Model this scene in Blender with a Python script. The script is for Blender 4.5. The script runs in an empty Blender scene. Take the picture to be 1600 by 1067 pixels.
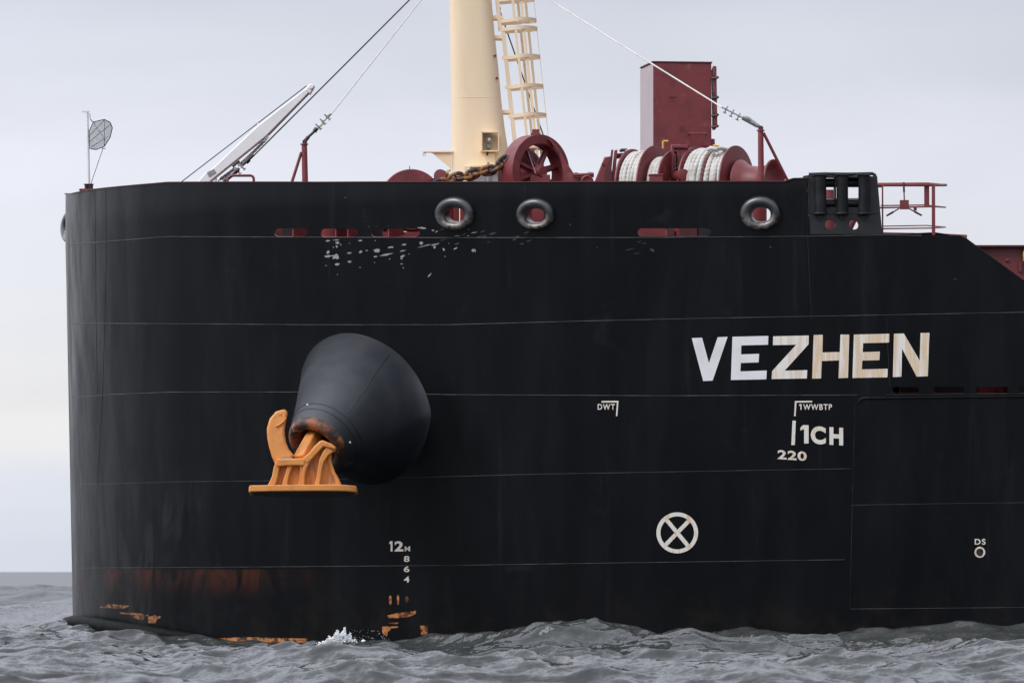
import bpy, bmesh, math, random
import numpy as np
from mathutils import Vector, Matrix, geometry, noise
random.seed(7); rng = np.random.default_rng(5)
S = bpy.context.scene; COL = S.collection
V = Vector; PI = math.pi
# ------------------------------------------------------------------ camera
CAM = V((0, -100, 1.4)); FPX = 8000.0; PITCH = math.atan((893-533.5)/FPX)
cd = bpy.data.cameras.new('camera'); cam = bpy.data.objects.new('camera', cd); COL.objects.link(cam)
cd.sensor_width = 36; cd.lens = 36*FPX/1600; cd.clip_start = .5; cd.clip_end = 60000
cam.location = CAM; cam.rotation_euler = (PI/2+PITCH, 0, 0); S.camera = cam
cd.dof.use_dof = True; cd.dof.focus_distance = 103; cd.dof.aperture_fstop = 4.5
# ------------------------------------------------------------------ light
S.view_settings.view_transform = 'Standard'; S.view_settings.look = 'None'
S.view_settings.exposure = 0; S.view_settings.gamma = 1
SUN_EL, SUN_AZ = math.radians(44), math.radians(232)     # azimuth: measured from +Y clockwise
sd = bpy.data.lights.new('sun', 'SUN'); sun = bpy.data.objects.new('sun', sd); COL.objects.link(sun)
sd.energy = 1.7; sd.angle = math.radians(28); sd.color = (1, .97, .93)
sv = V((math.sin(SUN_AZ)*math.cos(SUN_EL), math.cos(SUN_AZ)*math.cos(SUN_EL), math.sin(SUN_EL)))
sun.rotation_euler = sv.to_track_quat('Z', 'Y').to_euler(); sun.location = (0, 0, 60)
W = bpy.data.worlds.new('World'); S.world = W; W.use_nodes = True
def world():
    n = W.node_tree.nodes; L = W.node_tree.links; n.clear()
    out = n.new('ShaderNodeOutputWorld'); bg = n.new('ShaderNodeBackground'); bg.inputs[1].default_value = .1
    sky = n.new('ShaderNodeTexSky'); sky.sky_type = 'NISHITA'; sky.sun_disc = False
    sky.sun_elevation = SUN_EL; sky.sun_rotation = SUN_AZ
    tc = n.new('ShaderNodeTexCoord'); sep = n.new('ShaderNodeSeparateXYZ'); L.new(tc.outputs['Generated'], sep.inputs[0])
    ramp = n.new('ShaderNodeValToRGB'); cr = ramp.color_ramp; cr.interpolation = 'EASE'
    # overcast deck: elevation (sine) -> radiance
    # map z to 0..1 : z/0.12 clipped for low band
    mr = n.new('ShaderNodeMapRange'); mr.inputs['From Min'].default_value = 0; mr.inputs['From Max'].default_value = .125
    mp = n.new('ShaderNodeMapping'); mp.inputs['Scale'].default_value = (4, 4, 60)
    L.new(tc.outputs['Generated'], mp.inputs[0])
    nz = n.new('ShaderNodeTexNoise'); nz.inputs['Scale'].default_value = 1.0; nz.inputs['Detail'].default_value = 5; nz.inputs['Roughness'].default_value = .55
    L.new(mp.outputs[0], nz.inputs['Vector'])
    ad = n.new('ShaderNodeMath'); ad.operation = 'MULTIPLY_ADD'; ad.inputs[1].default_value = .022; 
    L.new(nz.outputs[0], ad.inputs[0]); L.new(sep.outputs[2], ad.inputs[2])
    sb = n.new('ShaderNodeMath'); sb.operation = 'SUBTRACT'; sb.inputs[1].default_value = .011; L.new(ad.outputs[0], sb.inputs[0])
    L.new(sb.outputs[0], mr.inputs['Value']); L.new(mr.outputs[0], ramp.inputs[0])
    els = cr.elements
    stops = [(0, (.66, .70, .80)), (.12, (.70, .73, .82)), (.22, (.83, .825, .84)), (.32, (.81, .81, .84)),
             (.45, (.79, .80, .865)), (.62, (.795, .81, .895)), (.82, (.70, .72, .805)), (1, (.60, .62, .705))]
    while len(els) < len(stops): els.new(.5)
    for e, (p, c) in zip(els, stops): e.position = p; e.color = (*[q*.72 for q in c], 1)
    # upper sky: brighter towards zenith
    hi = n.new('ShaderNodeMapRange'); hi.inputs['From Min'].default_value = .12; hi.inputs['From Max'].default_value = .50
    hi.inputs['To Min'].default_value = 1; hi.inputs['To Max'].default_value = 2.2
    L.new(sep.outputs[2], hi.inputs['Value'])
    mp2 = n.new('ShaderNodeMapping'); mp2.inputs['Scale'].default_value = (2.2, 2.2, 5); L.new(tc.outputs['Generated'], mp2.inputs[0])
    nz2 = n.new('ShaderNodeTexNoise'); nz2.inputs['Scale'].default_value = 1; nz2.inputs['Detail'].default_value = 4; L.new(mp2.outputs[0], nz2.inputs['Vector'])
    cl = n.new('ShaderNodeMapRange'); cl.inputs['From Min'].default_value = .3; cl.inputs['From Max'].default_value = .7
    cl.inputs['To Min'].default_value = .93; cl.inputs['To Max'].default_value = 1.07; L.new(nz2.outputs[0], cl.inputs['Value'])
    mu = n.new('ShaderNodeMath'); mu.operation = 'MULTIPLY'; L.new(hi.outputs[0], mu.inputs[0]); L.new(cl.outputs[0], mu.inputs[1])
    gx = n.new('ShaderNodeMapRange'); gx.inputs['From Min'].default_value = -.9; gx.inputs['From Max'].default_value = .9; gx.inputs['To Min'].default_value = 1.45; gx.inputs['To Max'].default_value = .48; L.new(sep.outputs[0], gx.inputs['Value'])
    mg = n.new('ShaderNodeMath'); mg.operation = 'MULTIPLY'; L.new(mu.outputs[0], mg.inputs[0]); L.new(gx.outputs[0], mg.inputs[1]); mu = mg
    m10 = n.new('ShaderNodeMath'); m10.operation = 'MULTIPLY'; m10.inputs[1].default_value = 15.2; L.new(mu.outputs[0], m10.inputs[0])
    mp3 = n.new('ShaderNodeMapping'); mp3.inputs['Scale'].default_value = (13, 13, 42); mp3.inputs['Rotation'].default_value = (0, .12, .3); L.new(tc.outputs['Generated'], mp3.inputs[0])
    nz3 = n.new('ShaderNodeTexNoise'); nz3.inputs['Scale'].default_value = 1; nz3.inputs['Detail'].default_value = 4; nz3.inputs['Distortion'].default_value = .5; L.new(mp3.outputs[0], nz3.inputs['Vector'])
    c3 = n.new('ShaderNodeMapRange'); c3.inputs['From Min'].default_value = .3; c3.inputs['From Max'].default_value = .7; c3.inputs['To Min'].default_value = .955; c3.inputs['To Max'].default_value = 1.045; L.new(nz3.outputs[0], c3.inputs['Value'])
    mz = n.new('ShaderNodeMath'); mz.operation = 'MULTIPLY'; L.new(m10.outputs[0], mz.inputs[0]); L.new(c3.outputs[0], mz.inputs[1]); m10 = mz
    vm = n.new('ShaderNodeVectorMath'); vm.operation = 'SCALE'; L.new(ramp.outputs[0], vm.inputs[0]); L.new(m10.outputs[0], vm.inputs['Scale'])
    mix = n.new('ShaderNodeMix'); mix.data_type = 'RGBA'; mix.inputs[0].default_value = .92
    L.new(sky.outputs[0], mix.inputs[6]); L.new(vm.outputs[0], mix.inputs[7])
    L.new(mix.outputs[2], bg.inputs[0]); L.new(bg.outputs[0], out.inputs[0])
world()
# ------------------------------------------------------------------ materials
MATS = {}
def mat(name, base, rough=.5, metal=0, c2=None, nscale=3, nstretch=(1, 1, 1), thr=(.45, .7), bump=0, bscale=None, spec=.5, c3=None, n3=8, thr3=(.6, .66)):
    m = bpy.data.materials.new(name); m.use_nodes = True; n = m.node_tree.nodes; L = m.node_tree.links
    b = n['Principled BSDF']; b.inputs['Base Color'].default_value = (*base, 1); b.inputs['Roughness'].default_value = rough
    b.inputs['Metallic'].default_value = metal; b.inputs['Specular IOR Level'].default_value = spec
    g = n.new('ShaderNodeNewGeometry'); mp = n.new('ShaderNodeMapping'); mp.inputs['Scale'].default_value = nstretch; L.new(g.outputs['Position'], mp.inputs[0])
    nz = n.new('ShaderNodeTexNoise'); nz.inputs['Scale'].default_value = nscale; nz.inputs['Detail'].default_value = 6; nz.inputs['Roughness'].default_value = .6
    L.new(mp.outputs[0], nz.inputs['Vector'])
    c2 = c2 or tuple(x*.8 for x in base)
    mr = n.new('ShaderNodeMapRange'); mr.interpolation_type = 'SMOOTHSTEP'; mr.inputs['From Min'].default_value = thr[0]; mr.inputs['From Max'].default_value = thr[1]; L.new(nz.outputs[0], mr.inputs['Value'])
    mx = n.new('ShaderNodeMix'); mx.data_type = 'RGBA'; mx.inputs[6].default_value = (*base, 1); mx.inputs[7].default_value = (*c2, 1)
    L.new(mr.outputs[0], mx.inputs[0]); last = mx.outputs[2]
    if c3:
        nz3 = n.new('ShaderNodeTexNoise'); nz3.inputs['Scale'].default_value = n3; nz3.inputs['Detail'].default_value = 8; nz3.inputs['Roughness'].default_value = .65
        L.new(mp.outputs[0], nz3.inputs['Vector'])
        m3 = n.new('ShaderNodeMapRange'); m3.inputs['From Min'].default_value = thr3[0]; m3.inputs['From Max'].default_value = thr3[1]; L.new(nz3.outputs[0], m3.inputs['Value'])
        x3 = n.new('ShaderNodeMix'); x3.data_type = 'RGBA'; L.new(m3.outputs[0], x3.inputs[0]); L.new(last, x3.inputs[6]); x3.inputs[7].default_value = (*c3, 1); last = x3.outputs[2]
    L.new(last, b.inputs['Base Color'])
    rr = n.new('ShaderNodeMapRange'); rr.inputs['To Min'].default_value = max(0, rough-.08); rr.inputs['To Max'].default_value = min(1, rough+.12); L.new(nz.outputs[0], rr.inputs['Value']); L.new(rr.outputs[0], b.inputs['Roughness'])
    if bump:
        n2 = n.new('ShaderNodeTexNoise'); n2.inputs['Scale'].default_value = bscale or nscale*4; n2.inputs['Detail'].default_value = 5; L.new(g.outputs['Position'], n2.inputs['Vector'])
        bp = n.new('ShaderNodeBump'); bp.inputs['Strength'].default_value = 1; bp.inputs['Distance'].default_value = bump; L.new(n2.outputs[0], bp.inputs['Height']); L.new(bp.outputs[0], b.inputs['Normal'])
    MATS[name] = m; return m
def M(n): return MATS[n]
mat('red_paint', (.172, .027, .031), .42, c2=(.125, .021, .024), nscale=2.2, bump=.004, bscale=9, c3=(.23, .075, .06), n3=4, thr3=(.58, .74))
mat('dark_red_paint', (.085, .014, .016), .5, c2=(.05, .01, .011), nscale=3)
mat('deck_red', (.13, .022, .022), .7, c2=(.08, .02, .018))
mat('cream_paint', (.80, .65, .44), .45, c2=(.76, .61, .40), nscale=1.2, nstretch=(1, 1, .3), bump=.003, bscale=3)
mat('white_paint', (.74, .74, .735), .45, c2=(.66, .66, .65), nscale=2)
mat('grey_side', (.42, .36, .38), .5, c2=(.36, .30, .32), nscale=2, nstretch=(1, 1, .2))  # vent house side with its pale sheen in the colour; also the brake rod
mat('orange_paint', (.66, .265, .062), .62, c2=(.56, .20, .048), nscale=3.5, bump=.01, bscale=8, c3=(.12, .09, .075), n3=5, thr3=(.64, .7))
mat('orange_grimy', (.64, .25, .060), .7, c2=(.50, .18, .05), nscale=4, thr=(.45, .6), nstretch=(2.2, 1, .5), c3=(.20, .15, .12), n3=3.6, thr3=(.54, .66))
mat('rust_brown', (.30, .115, .035), .7, c2=(.10, .03, .014), nscale=6, thr=(.42, .6), nstretch=(.6, 1, 1), c3=(.012, .010, .009), n3=8, thr3=(.50, .60))
mat('rust_chain', (.24, .105, .032), .7, c2=(.035, .03, .028), nscale=6, thr=(.46, .54), bump=.006, bscale=20)
mat('rust_dark', (.020, .016, .013), .5, c2=(.22, .065, .018), nscale=2.2, thr=(.42, .58), bump=.012, bscale=14, c3=(.42, .15, .04), n3=3.5, thr3=(.56, .66))
mat('rust_bright', (.50, .19, .045), .7, c2=(.13, .032, .012), nscale=7, thr=(.46, .6), nstretch=(.7, 1, 1), c3=(.012, .010, .009), n3=9, thr3=(.50, .60))
mat('black_steel', (.013, .014, .016), .42, c2=(.024, .025, .027), nscale=3, spec=.4, bump=.004, bscale=8)
mat('black_wire', (.02, .02, .02), .6)
mat('white_wire', (.58, .58, .52), .7)
mat('galvanised', (.30, .31, .31), .45, metal=.5, c2=(.18, .18, .18), nscale=9)
mat('yellow_paint', (.62, .40, .05), .5)
mat('rope_fibre', (.56, .545, .51), .9, c2=(.44, .42, .38), nscale=5, thr=(.4, .7), bump=.008, bscale=60)
mat('glass_dark', (.05, .055, .06), .15)
mat('lamp_grey', (.25, .27, .28), .4, metal=.3)
mat('weld', (.018, .019, .021), .45, c2=(.060, .058, .056), nscale=1.4, thr=(.45, .6), spec=.4)
mat('chip', (.29, .29, .29), .6, c2=(.17, .17, .17), nscale=8, thr=(.5, .65), c3=(.02, .02, .022), n3=22, thr3=(.60, .64))
mat('rub_mark', (.045, .046, .05), .5, c2=(.02, .02, .022), nscale=6, spec=.4)
mat('letter_white', (.74, .74, .75), .45, c2=(.66, .66, .66), nscale=2)
def stain(name, amt):
    m = mat(name, (.74, .73, .71), .5)
    n = m.node_tree.nodes; L = m.node_tree.links; b = n['Principled BSDF']
    g = n.new('ShaderNodeNewGeometry'); mp = n.new('ShaderNodeMapping'); mp.inputs['Scale'].default_value = (9, 2, .35); L.new(g.outputs['Position'], mp.inputs[0])
    wp = n.new('ShaderNodeTexNoise'); wp.inputs['Scale'].default_value = 1.3; wp.inputs['Detail'].default_value = 9; wp.inputs['Roughness'].default_value = .7; wp.inputs['Distortion'].default_value = .4; L.new(mp.outputs[0], wp.inputs['Vector'])
    cr = n.new('ShaderNodeValToRGB'); L.new(wp.outputs[0], cr.inputs[0]); e = cr.color_ramp.elements
    cols = [(.30, (.76, .755, .74)), (.49-.05*amt, (.75, .72, .66)), (.57-.03*amt, (.66, .50+.1*(1-amt), .33+.2*(1-amt))), (.68, (.72, .62, .50))]
    while len(e) < 4: e.new(.5)
    for q, (p, c) in zip(e, cols): q.position = p; q.color = (*c, 1)
    L.new(cr.outputs[0], b.inputs['Base Color'])
stain('letter_stained', .35); stain('letter_rusty', 1.0)
mat('mark_white', (.70, .67, .60), .5, c2=(.62, .48, .33), nscale=3, nstretch=(4, 1, 1), thr=(.5, .65))

def hull_material():
    m = bpy.data.materials.new('hull_paint'); m.use_nodes = True; n = m.node_tree.nodes; L = m.node_tree.links; b = n['Principled BSDF']
    g = n.new('ShaderNodeNewGeometry'); sep = n.new('ShaderNodeSeparateXYZ'); L.new(g.outputs['Position'], sep.inputs[0])
    def noise_(scale, stretch, det=6, rough=.6, dist=0):
        mp = n.new('ShaderNodeMapping'); mp.inputs['Scale'].default_value = stretch; L.new(g.outputs['Position'], mp.inputs[0])
        t = n.new('ShaderNodeTexNoise'); t.inputs['Scale'].default_value = scale; t.inputs['Detail'].default_value = det; t.inputs['Roughness'].default_value = rough; t.inputs['Distortion'].default_value = dist
        L.new(mp.outputs[0], t.inputs['Vector']); return t.outputs[0]
    def rng_(src, a, b_, c=0, d=1):
        r = n.new('ShaderNodeMapRange'); r.interpolation_type = 'SMOOTHSTEP'
        for k, v in zip(('From Min', 'From Max', 'To Min', 'To Max'), (a, b_, c, d)): r.inputs[k].default_value = v
        L.new(src, r.inputs['Value']); return r.outputs[0]
    def mul(a, b_):
        r = n.new('ShaderNodeMath'); r.operation = 'MULTIPLY'; L.new(a, r.inputs[0])
        if isinstance(b_, (int, float)): r.inputs[1].default_value = b_
        else: L.new(b_, r.inputs[1])
        return r.outputs[0]
    def mixc(f, a, c):
        x = n.new('ShaderNodeMix'); x.data_type = 'RGBA'; L.new(f, x.inputs[0])
        if isinstance(a, tuple): x.inputs[6].default_value = (*a, 1)
        else: L.new(a, x.inputs[6])
        x.inputs[7].default_value = (*c, 1); return x.outputs[2]
    col = mixc(rng_(noise_(1.0, (1.2, .4, .22)), .45, .72), (.0026, .0034, .0046), (.0058, .0070, .0090))
    # chalky salt streaks and scuffs
    col = mixc(mul(rng_(noise_(1.3, (2.6, .6, .16), 8, .65, .3), .57, .76), .35), col, (.021, .0225, .025))
    col = mixc(mul(rng_(noise_(.8, (1, 1, 1.3), 9, .7, .8), .60, .76), .5), col, (.020, .021, .023))
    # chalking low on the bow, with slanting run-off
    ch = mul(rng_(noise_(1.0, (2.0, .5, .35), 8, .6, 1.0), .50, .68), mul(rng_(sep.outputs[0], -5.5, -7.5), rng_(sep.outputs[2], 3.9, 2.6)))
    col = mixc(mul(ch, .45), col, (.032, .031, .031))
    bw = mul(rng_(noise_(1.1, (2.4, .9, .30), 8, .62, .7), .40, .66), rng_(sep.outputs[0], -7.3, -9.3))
    col = mixc(mul(bw, .42), col, (.042, .043, .044))  # chalky patches, plus the sky sheen near the stem put into the colour
    # worn boot-top: old red undercoat showing under the waterline seam forward
    nz = noise_(1.1, (1.3, .5, .5), 8, .7, .6)
    band = mul(rng_(sep.outputs[2], 1.48, 1.42), rng_(sep.outputs[2], .75, 1.40))
    band = mul(band, rng_(sep.outputs[0], -3.6, -5.6))
    col = mixc(mul(band, rng_(nz, .37, .60)), col, (.052, .017, .011))
    low = mul(rng_(sep.outputs[2], 1.5, .2), rng_(noise_(1.6, (1, .5, .8), 8, .7), .42, .75))
    col = mixc(mul(low, .5), col, (.022, .016, .012))
    L.new(col, b.inputs['Base Color'])
    L.new(rng_(noise_(1.6, (1, 1, .3), 8, .7), .3, .7, .30, .46), b.inputs['Roughness'])
    b.inputs['Specular IOR Level'].default_value = .15
    ns = noise_(.9, (1.2, .6, .5), 3, .5); nf = noise_(26, (1, 1, 1), 4, .6)
    bp = n.new('ShaderNodeBump'); bp.inputs['Distance'].default_value = .018; L.new(ns, bp.inputs['Height'])
    bp2 = n.new('ShaderNodeBump'); bp2.inputs['Distance'].default_value = .0012; L.new(nf, bp2.inputs['Height']); L.new(bp.outputs[0], bp2.inputs['Normal'])
    # plating drawn in slightly between the frames
    wv = n.new('ShaderNodeTexWave'); wv.inputs['Scale'].default_value = .42; wv.inputs['Distortion'].default_value = .6; wv.inputs['Detail'].default_value = 1; wv.inputs['Detail Scale'].default_value = .5; L.new(g.outputs['Position'], wv.inputs['Vector'])
    bp3 = n.new('ShaderNodeBump'); bp3.inputs['Distance'].default_value = .006; L.new(wv.outputs[1], bp3.inputs['Height']); L.new(bp2.outputs[0], bp3.inputs['Normal']); bp2 = bp3
    L.new(bp2.outputs[0], b.inputs['Normal'])
    MATS['hull_paint'] = m
hull_material()
def cone_material():
    m = mat('pocket_paint', (.018, .021, .027), .31, c2=(.030, .032, .038), nscale=.9, nstretch=(1, 1, .5), thr=(.4, .75), spec=1.0, bump=.008, bscale=2.0)
cone_material()
def chock_material():
    m = mat('chock_steel', (.010, .011, .012), .28, c2=(.025, .026, .028), nscale=5, spec=.9)
    n = m.node_tree.nodes; L = m.node_tree.links; b = n['Principled BSDF']
    g = n.new('ShaderNodeNewGeometry'); sep = n.new('ShaderNodeSeparateXYZ'); L.new(g.outputs['Normal'], sep.inputs[0])
    tc = n.new('ShaderNodeTexCoord'); s2 = n.new('ShaderNodeSeparateXYZ'); L.new(tc.outputs['Generated'], s2.inputs[0])
    r = n.new('ShaderNodeMapRange'); r.inputs['From Min'].default_value = .50; r.inputs['From Max'].default_value = .22; L.new(s2.outputs[2], r.inputs['Value'])
    t = n.new('ShaderNodeTexNoise'); t.inputs['Scale'].default_value = 7; t.inputs['Detail'].default_value = 8; t.inputs['Roughness'].default_value = .7; L.new(g.outputs['Position'], t.inputs['Vector'])
    r2 = n.new('ShaderNodeMapRange'); r2.inputs['From Min'].default_value = .40; r2.inputs['From Max'].default_value = .52; L.new(t.outputs[0], r2.inputs['Value'])
    mm = n.new('ShaderNodeMath'); mm.operation = 'MULTIPLY'; L.new(r.outputs[0], mm.inputs[0]); L.new(r2.outputs[0], mm.inputs[1])
    src = b.inputs['Base Color'].links[0].from_socket
    x = n.new('ShaderNodeMix'); x.data_type = 'RGBA'; L.new(mm.outputs[0], x.inputs[0]); L.new(src, x.inputs[6])
    t2 = n.new('ShaderNodeValToRGB'); t2.color_ramp.elements[0].position = .42; t2.color_ramp.elements[0].color = (.10, .10, .10, 1); t2.color_ramp.elements[1].position = .68; t2.color_ramp.elements[1].color = (.24, .17, .13, 1); L.new(t.outputs[0], t2.inputs[0])
    L.new(t2.outputs[0], x.inputs[7]); L.new(x.outputs[2], b.inputs['Base Color'])
chock_material()
def water_material():
    m = bpy.data.materials.new('sea_water'); m.use_nodes = True; n = m.node_tree.nodes; L = m.node_tree.links; b = n['Principled BSDF']
    b.inputs['Base Color'].default_value = (.040, .043, .041, 1); b.inputs['IOR'].default_value = 1.333; b.inputs['Roughness'].default_value = .06
    g = n.new('ShaderNodeNewGeometry'); acc = g.outputs['Normal']
    ln = n.new('ShaderNodeVectorMath'); ln.operation = 'LENGTH'; L.new(g.outputs['Position'], ln.inputs[0])
    far = n.new('ShaderNodeMapRange'); far.inputs['From Min'].default_value = 40; far.inputs['From Max'].default_value = 320; far.inputs['To Min'].default_value = 1.35; far.inputs['To Max'].default_value = 2.6; L.new(ln.outputs['Value'], far.inputs['Value'])
    rf = n.new('ShaderNodeMapRange'); rf.inputs['From Min'].default_value = 25; rf.inputs['From Max'].default_value = 160; rf.inputs['To Min'].default_value = .09; rf.inputs['To Max'].default_value = .30; L.new(ln.outputs['Value'], rf.inputs['Value']); L.new(rf.outputs[0], b.inputs['Roughness'])
    # capillary and small wind ripples: facet slopes taken straight from noise, steeper where the mesh no longer carries the chop
    for sc, amp in ((1.1, .14), (4.5, .26), (13, .32)):
        mp = n.new('ShaderNodeMapping'); mp.inputs['Scale'].default_value = (.75, 1.25, 1); mp.inputs['Rotation'].default_value = (0, 0, .3); L.new(g.outputs['Position'], mp.inputs[0])
        t = n.new('ShaderNodeTexNoise'); t.inputs['Scale'].default_value = sc; t.inputs['Detail'].default_value = 3; t.inputs['Roughness'].default_value = .55; L.new(mp.outputs[0], t.inputs['Vector'])
        s0 = n.new('ShaderNodeVectorMath'); s0.operation = 'SUBTRACT'; s0.inputs[1].default_value = (.5, .5, .5); L.new(t.outputs['Color'], s0.inputs[0])
        s1_ = n.new('ShaderNodeVectorMath'); s1_.operation = 'MULTIPLY'; s1_.inputs[1].default_value = (amp*1.6, amp*1.6, 0); L.new(s0.outputs[0], s1_.inputs[0])
        s2_ = n.new('ShaderNodeVectorMath'); s2_.operation = 'SCALE'; L.new(s1_.outputs[0], s2_.inputs[0]); L.new(far.outputs[0], s2_.inputs['Scale'])
        ad = n.new('ShaderNodeVectorMath'); ad.operation = 'ADD'; L.new(acc, ad.inputs[0]); L.new(s2_.outputs[0], ad.inputs[1]); acc = ad.outputs[0]
    nm = n.new('ShaderNodeVectorMath'); nm.operation = 'NORMALIZE'; L.new(acc, nm.inputs[0]); prev = nm.outputs[0]
    L.new(prev, b.inputs['Normal']); MATS['sea_water'] = m
water_material()
mat('swell_dark', (.004, .005, .004), .6, c2=(.009, .010, .006), nscale=4, bump=.03, bscale=4, spec=.08)
mat('yellow_line', (.16, .15, .03), .3)
mat('dark_brown', (.05, .040, .032), .8, c2=(.10, .07, .045), nscale=5)
mat('foam', (.8, .82, .83), .6)
# ------------------------------------------------------------------ object helpers
LOC = {}
def empty(name, loc, label=None, cat=None, group=None, kind=None):
    o = bpy.data.objects.new(name, None); COL.objects.link(o); o.location = loc; o.empty_display_size = .3
    LOC[o.name] = V(loc)
    tag(o, label, cat, group, kind); return o
def tag(o, label=None, cat=None, group=None, kind=None):
    for k, v in (('label', label), ('category', cat), ('group', group), ('kind', kind)):
        if v: o[k] = v
    return o
def ray(px, py):
    a = PITCH; cx = (px-800)/FPX; cy = (533.5-py)/FPX
    return V((cx, math.cos(a)-cy*math.sin(a), math.sin(a)+cy*math.cos(a)))
def P(px, py, y):
    d = ray(px, py); return CAM + d*((y-CAM.y)/d.y)
def mpp(y): return (y-CAM.y)/FPX
def frame(d):
    d = d.normalized(); up = V((0, 0, 1)) if abs(d.z) < .95 else V((0, 1, 0))
    s = d.cross(up).normalized(); return s, s.cross(d).normalized()
class MB:
    def __init__(s): s.v = []; s.f = []; s.mi = []; s.cur = 0
    def add(s, vs, fs):
        o = len(s.v); s.v += [V(q) for q in vs]; s.f += [tuple(i+o for i in f) for f in fs]; s.mi += [s.cur]*len(fs); return s
    def box(s, c, size, rz=0, R=None):
        R = R or Matrix.Rotation(rz, 3, 'Z'); h = V(size)/2; c = V(c)
        vs = [c + R @ V((x*h.x, y*h.y, z*h.z)) for x in (-1, 1) for y in (-1, 1) for z in (-1, 1)]
        return s.add(vs, [(0, 1, 3, 2), (4, 6, 7, 5), (0, 4, 5, 1), (2, 3, 7, 6), (0, 2, 6, 4), (1, 5, 7, 3)])
    def tube(s, pts, r, n=10, cap=True, closed=False, sq=None):
        pts = [V(p) for p in pts]; N = len(pts); rs = r if isinstance(r, (list, tuple)) else [r]*N
        vs = []; fs = []; ps = None
        for i, p in enumerate(pts):
            a = pts[(i-1) % N] if (i or closed) else p; b = pts[(i+1) % N] if (i < N-1 or closed) else p
            d = (b-a).normalized()
            if ps is None: sd_, up = frame(d)
            else:
                sd_ = (ps - d*ps.dot(d)); sd_ = sd_.normalized() if sd_.length > 1e-6 else frame(d)[0]; up = sd_.cross(d).normalized()
            ps = sd_
            for k in range(n):
                t = 2*PI*k/n; vs.append(p + (sd_*math.cos(t)+up*math.sin(t))*rs[i])
        for i in range(N if closed else N-1):
            j = (i+1) % N
            for k in range(n): fs.append((i*n+k, i*n+(k+1) % n, j*n+(k+1) % n, j*n+k))
        if cap and not closed: fs += [tuple(range(n-1, -1, -1)), tuple(range((N-1)*n, N*n))]
        return s.add(vs, fs)
    def lathe(s, o, axis, prof, n=64, closed=False):
        o = V(o); a = V(axis).normalized(); sd_, up = frame(a); vs = []; fs = []; m = len(prof)
        for t, r in prof:
            for k in range(n):
                q = 2*PI*k/n; vs.append(o + a*t + (sd_*math.cos(q)+up*math.sin(q))*max(r, 1e-4))
        for i in range(m if closed else m-1):
            j = (i+1) % m
            for k in range(n): fs.append((i*n+k, i*n+(k+1) % n, j*n+(k+1) % n, j*n+k))
        if not closed: fs += [tuple(range(n-1, -1, -1)), tuple(range((m-1)*n, m*n))]
        return s.add(vs, fs)
    def prism(s, poly, ext):
        poly = [V(p) for p in poly]; e = V(ext); n = len(poly)
        vs = poly + [p+e for p in poly]; fs = [tuple(range(n)), tuple(range(2*n-1, n-1, -1))]
        fs += [(i, i+n, (i+1) % n+n, (i+1) % n) for i in range(n)]
        return s.add(vs, fs)
    def bar(s, pts, w, h, side=None):      # rectangular section swept along pts; w along 'side', h perpendicular
        pts = [V(p) for p in pts]; N = len(pts); vs = []; fs = []
        for i, p in enumerate(pts):
            d = (pts[min(i+1, N-1)]-pts[max(i-1, 0)]).normalized()
            if side is None: a, b = frame(d)
            else: a = (V(side)-d*V(side).dot(d)).normalized(); b = a.cross(d).normalized()
            ww = w[i] if isinstance(w, (list, tuple)) else w; hh = h[i] if isinstance(h, (list, tuple)) else h
            for x, y in ((-1, -1), (1, -1), (1, 1), (-1, 1)): vs.append(p+a*x*ww/2+b*y*hh/2)
        for i in range(N-1):
            for k in range(4): fs.append((i*4+k, i*4+(k+1) % 4, i*4+4+(k+1) % 4, i*4+4+k))
        fs += [(3, 2, 1, 0), ((N-1)*4, (N-1)*4+1, (N-1)*4+2, (N-1)*4+3)]
        return s.add(vs, fs)
    def build(s, name, m, parent=None, smooth=40, bevel=0, fix=True, loc=None, **t):
        me = bpy.data.meshes.new(name); base = LOC[parent.name] if parent else V(loc or (0, 0, 0))
        me.from_pydata([q-base for q in s.v], [], s.f); ms = m if isinstance(m, (list, tuple)) else [m]
        for x in ms: me.materials.append(MATS[x])
        if len(ms) > 1: me.polygons.foreach_set('material_index', s.mi)
        if fix:
            bm = bmesh.new(); bm.from_mesh(me); bmesh.ops.recalc_face_normals(bm, faces=bm.faces); bm.to_mesh(me); bm.free()
        o = bpy.data.objects.new(name, me); COL.objects.link(o)
        if parent: o.parent = parent
        else: o.location = base
        LOC[o.name] = base
        if smooth: me.polygons.foreach_set('use_smooth', [True]*len(me.polygons)); me.set_sharp_from_angle(angle=math.radians(smooth))
        if bevel:
            md = o.modifiers.new('bevel', 'BEVEL'); md.width = bevel; md.segments = 2; md.limit_method = 'ANGLE'; md.angle_limit = math.radians(40); md.harden_normals = False
        tag(o, **t); return o
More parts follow.
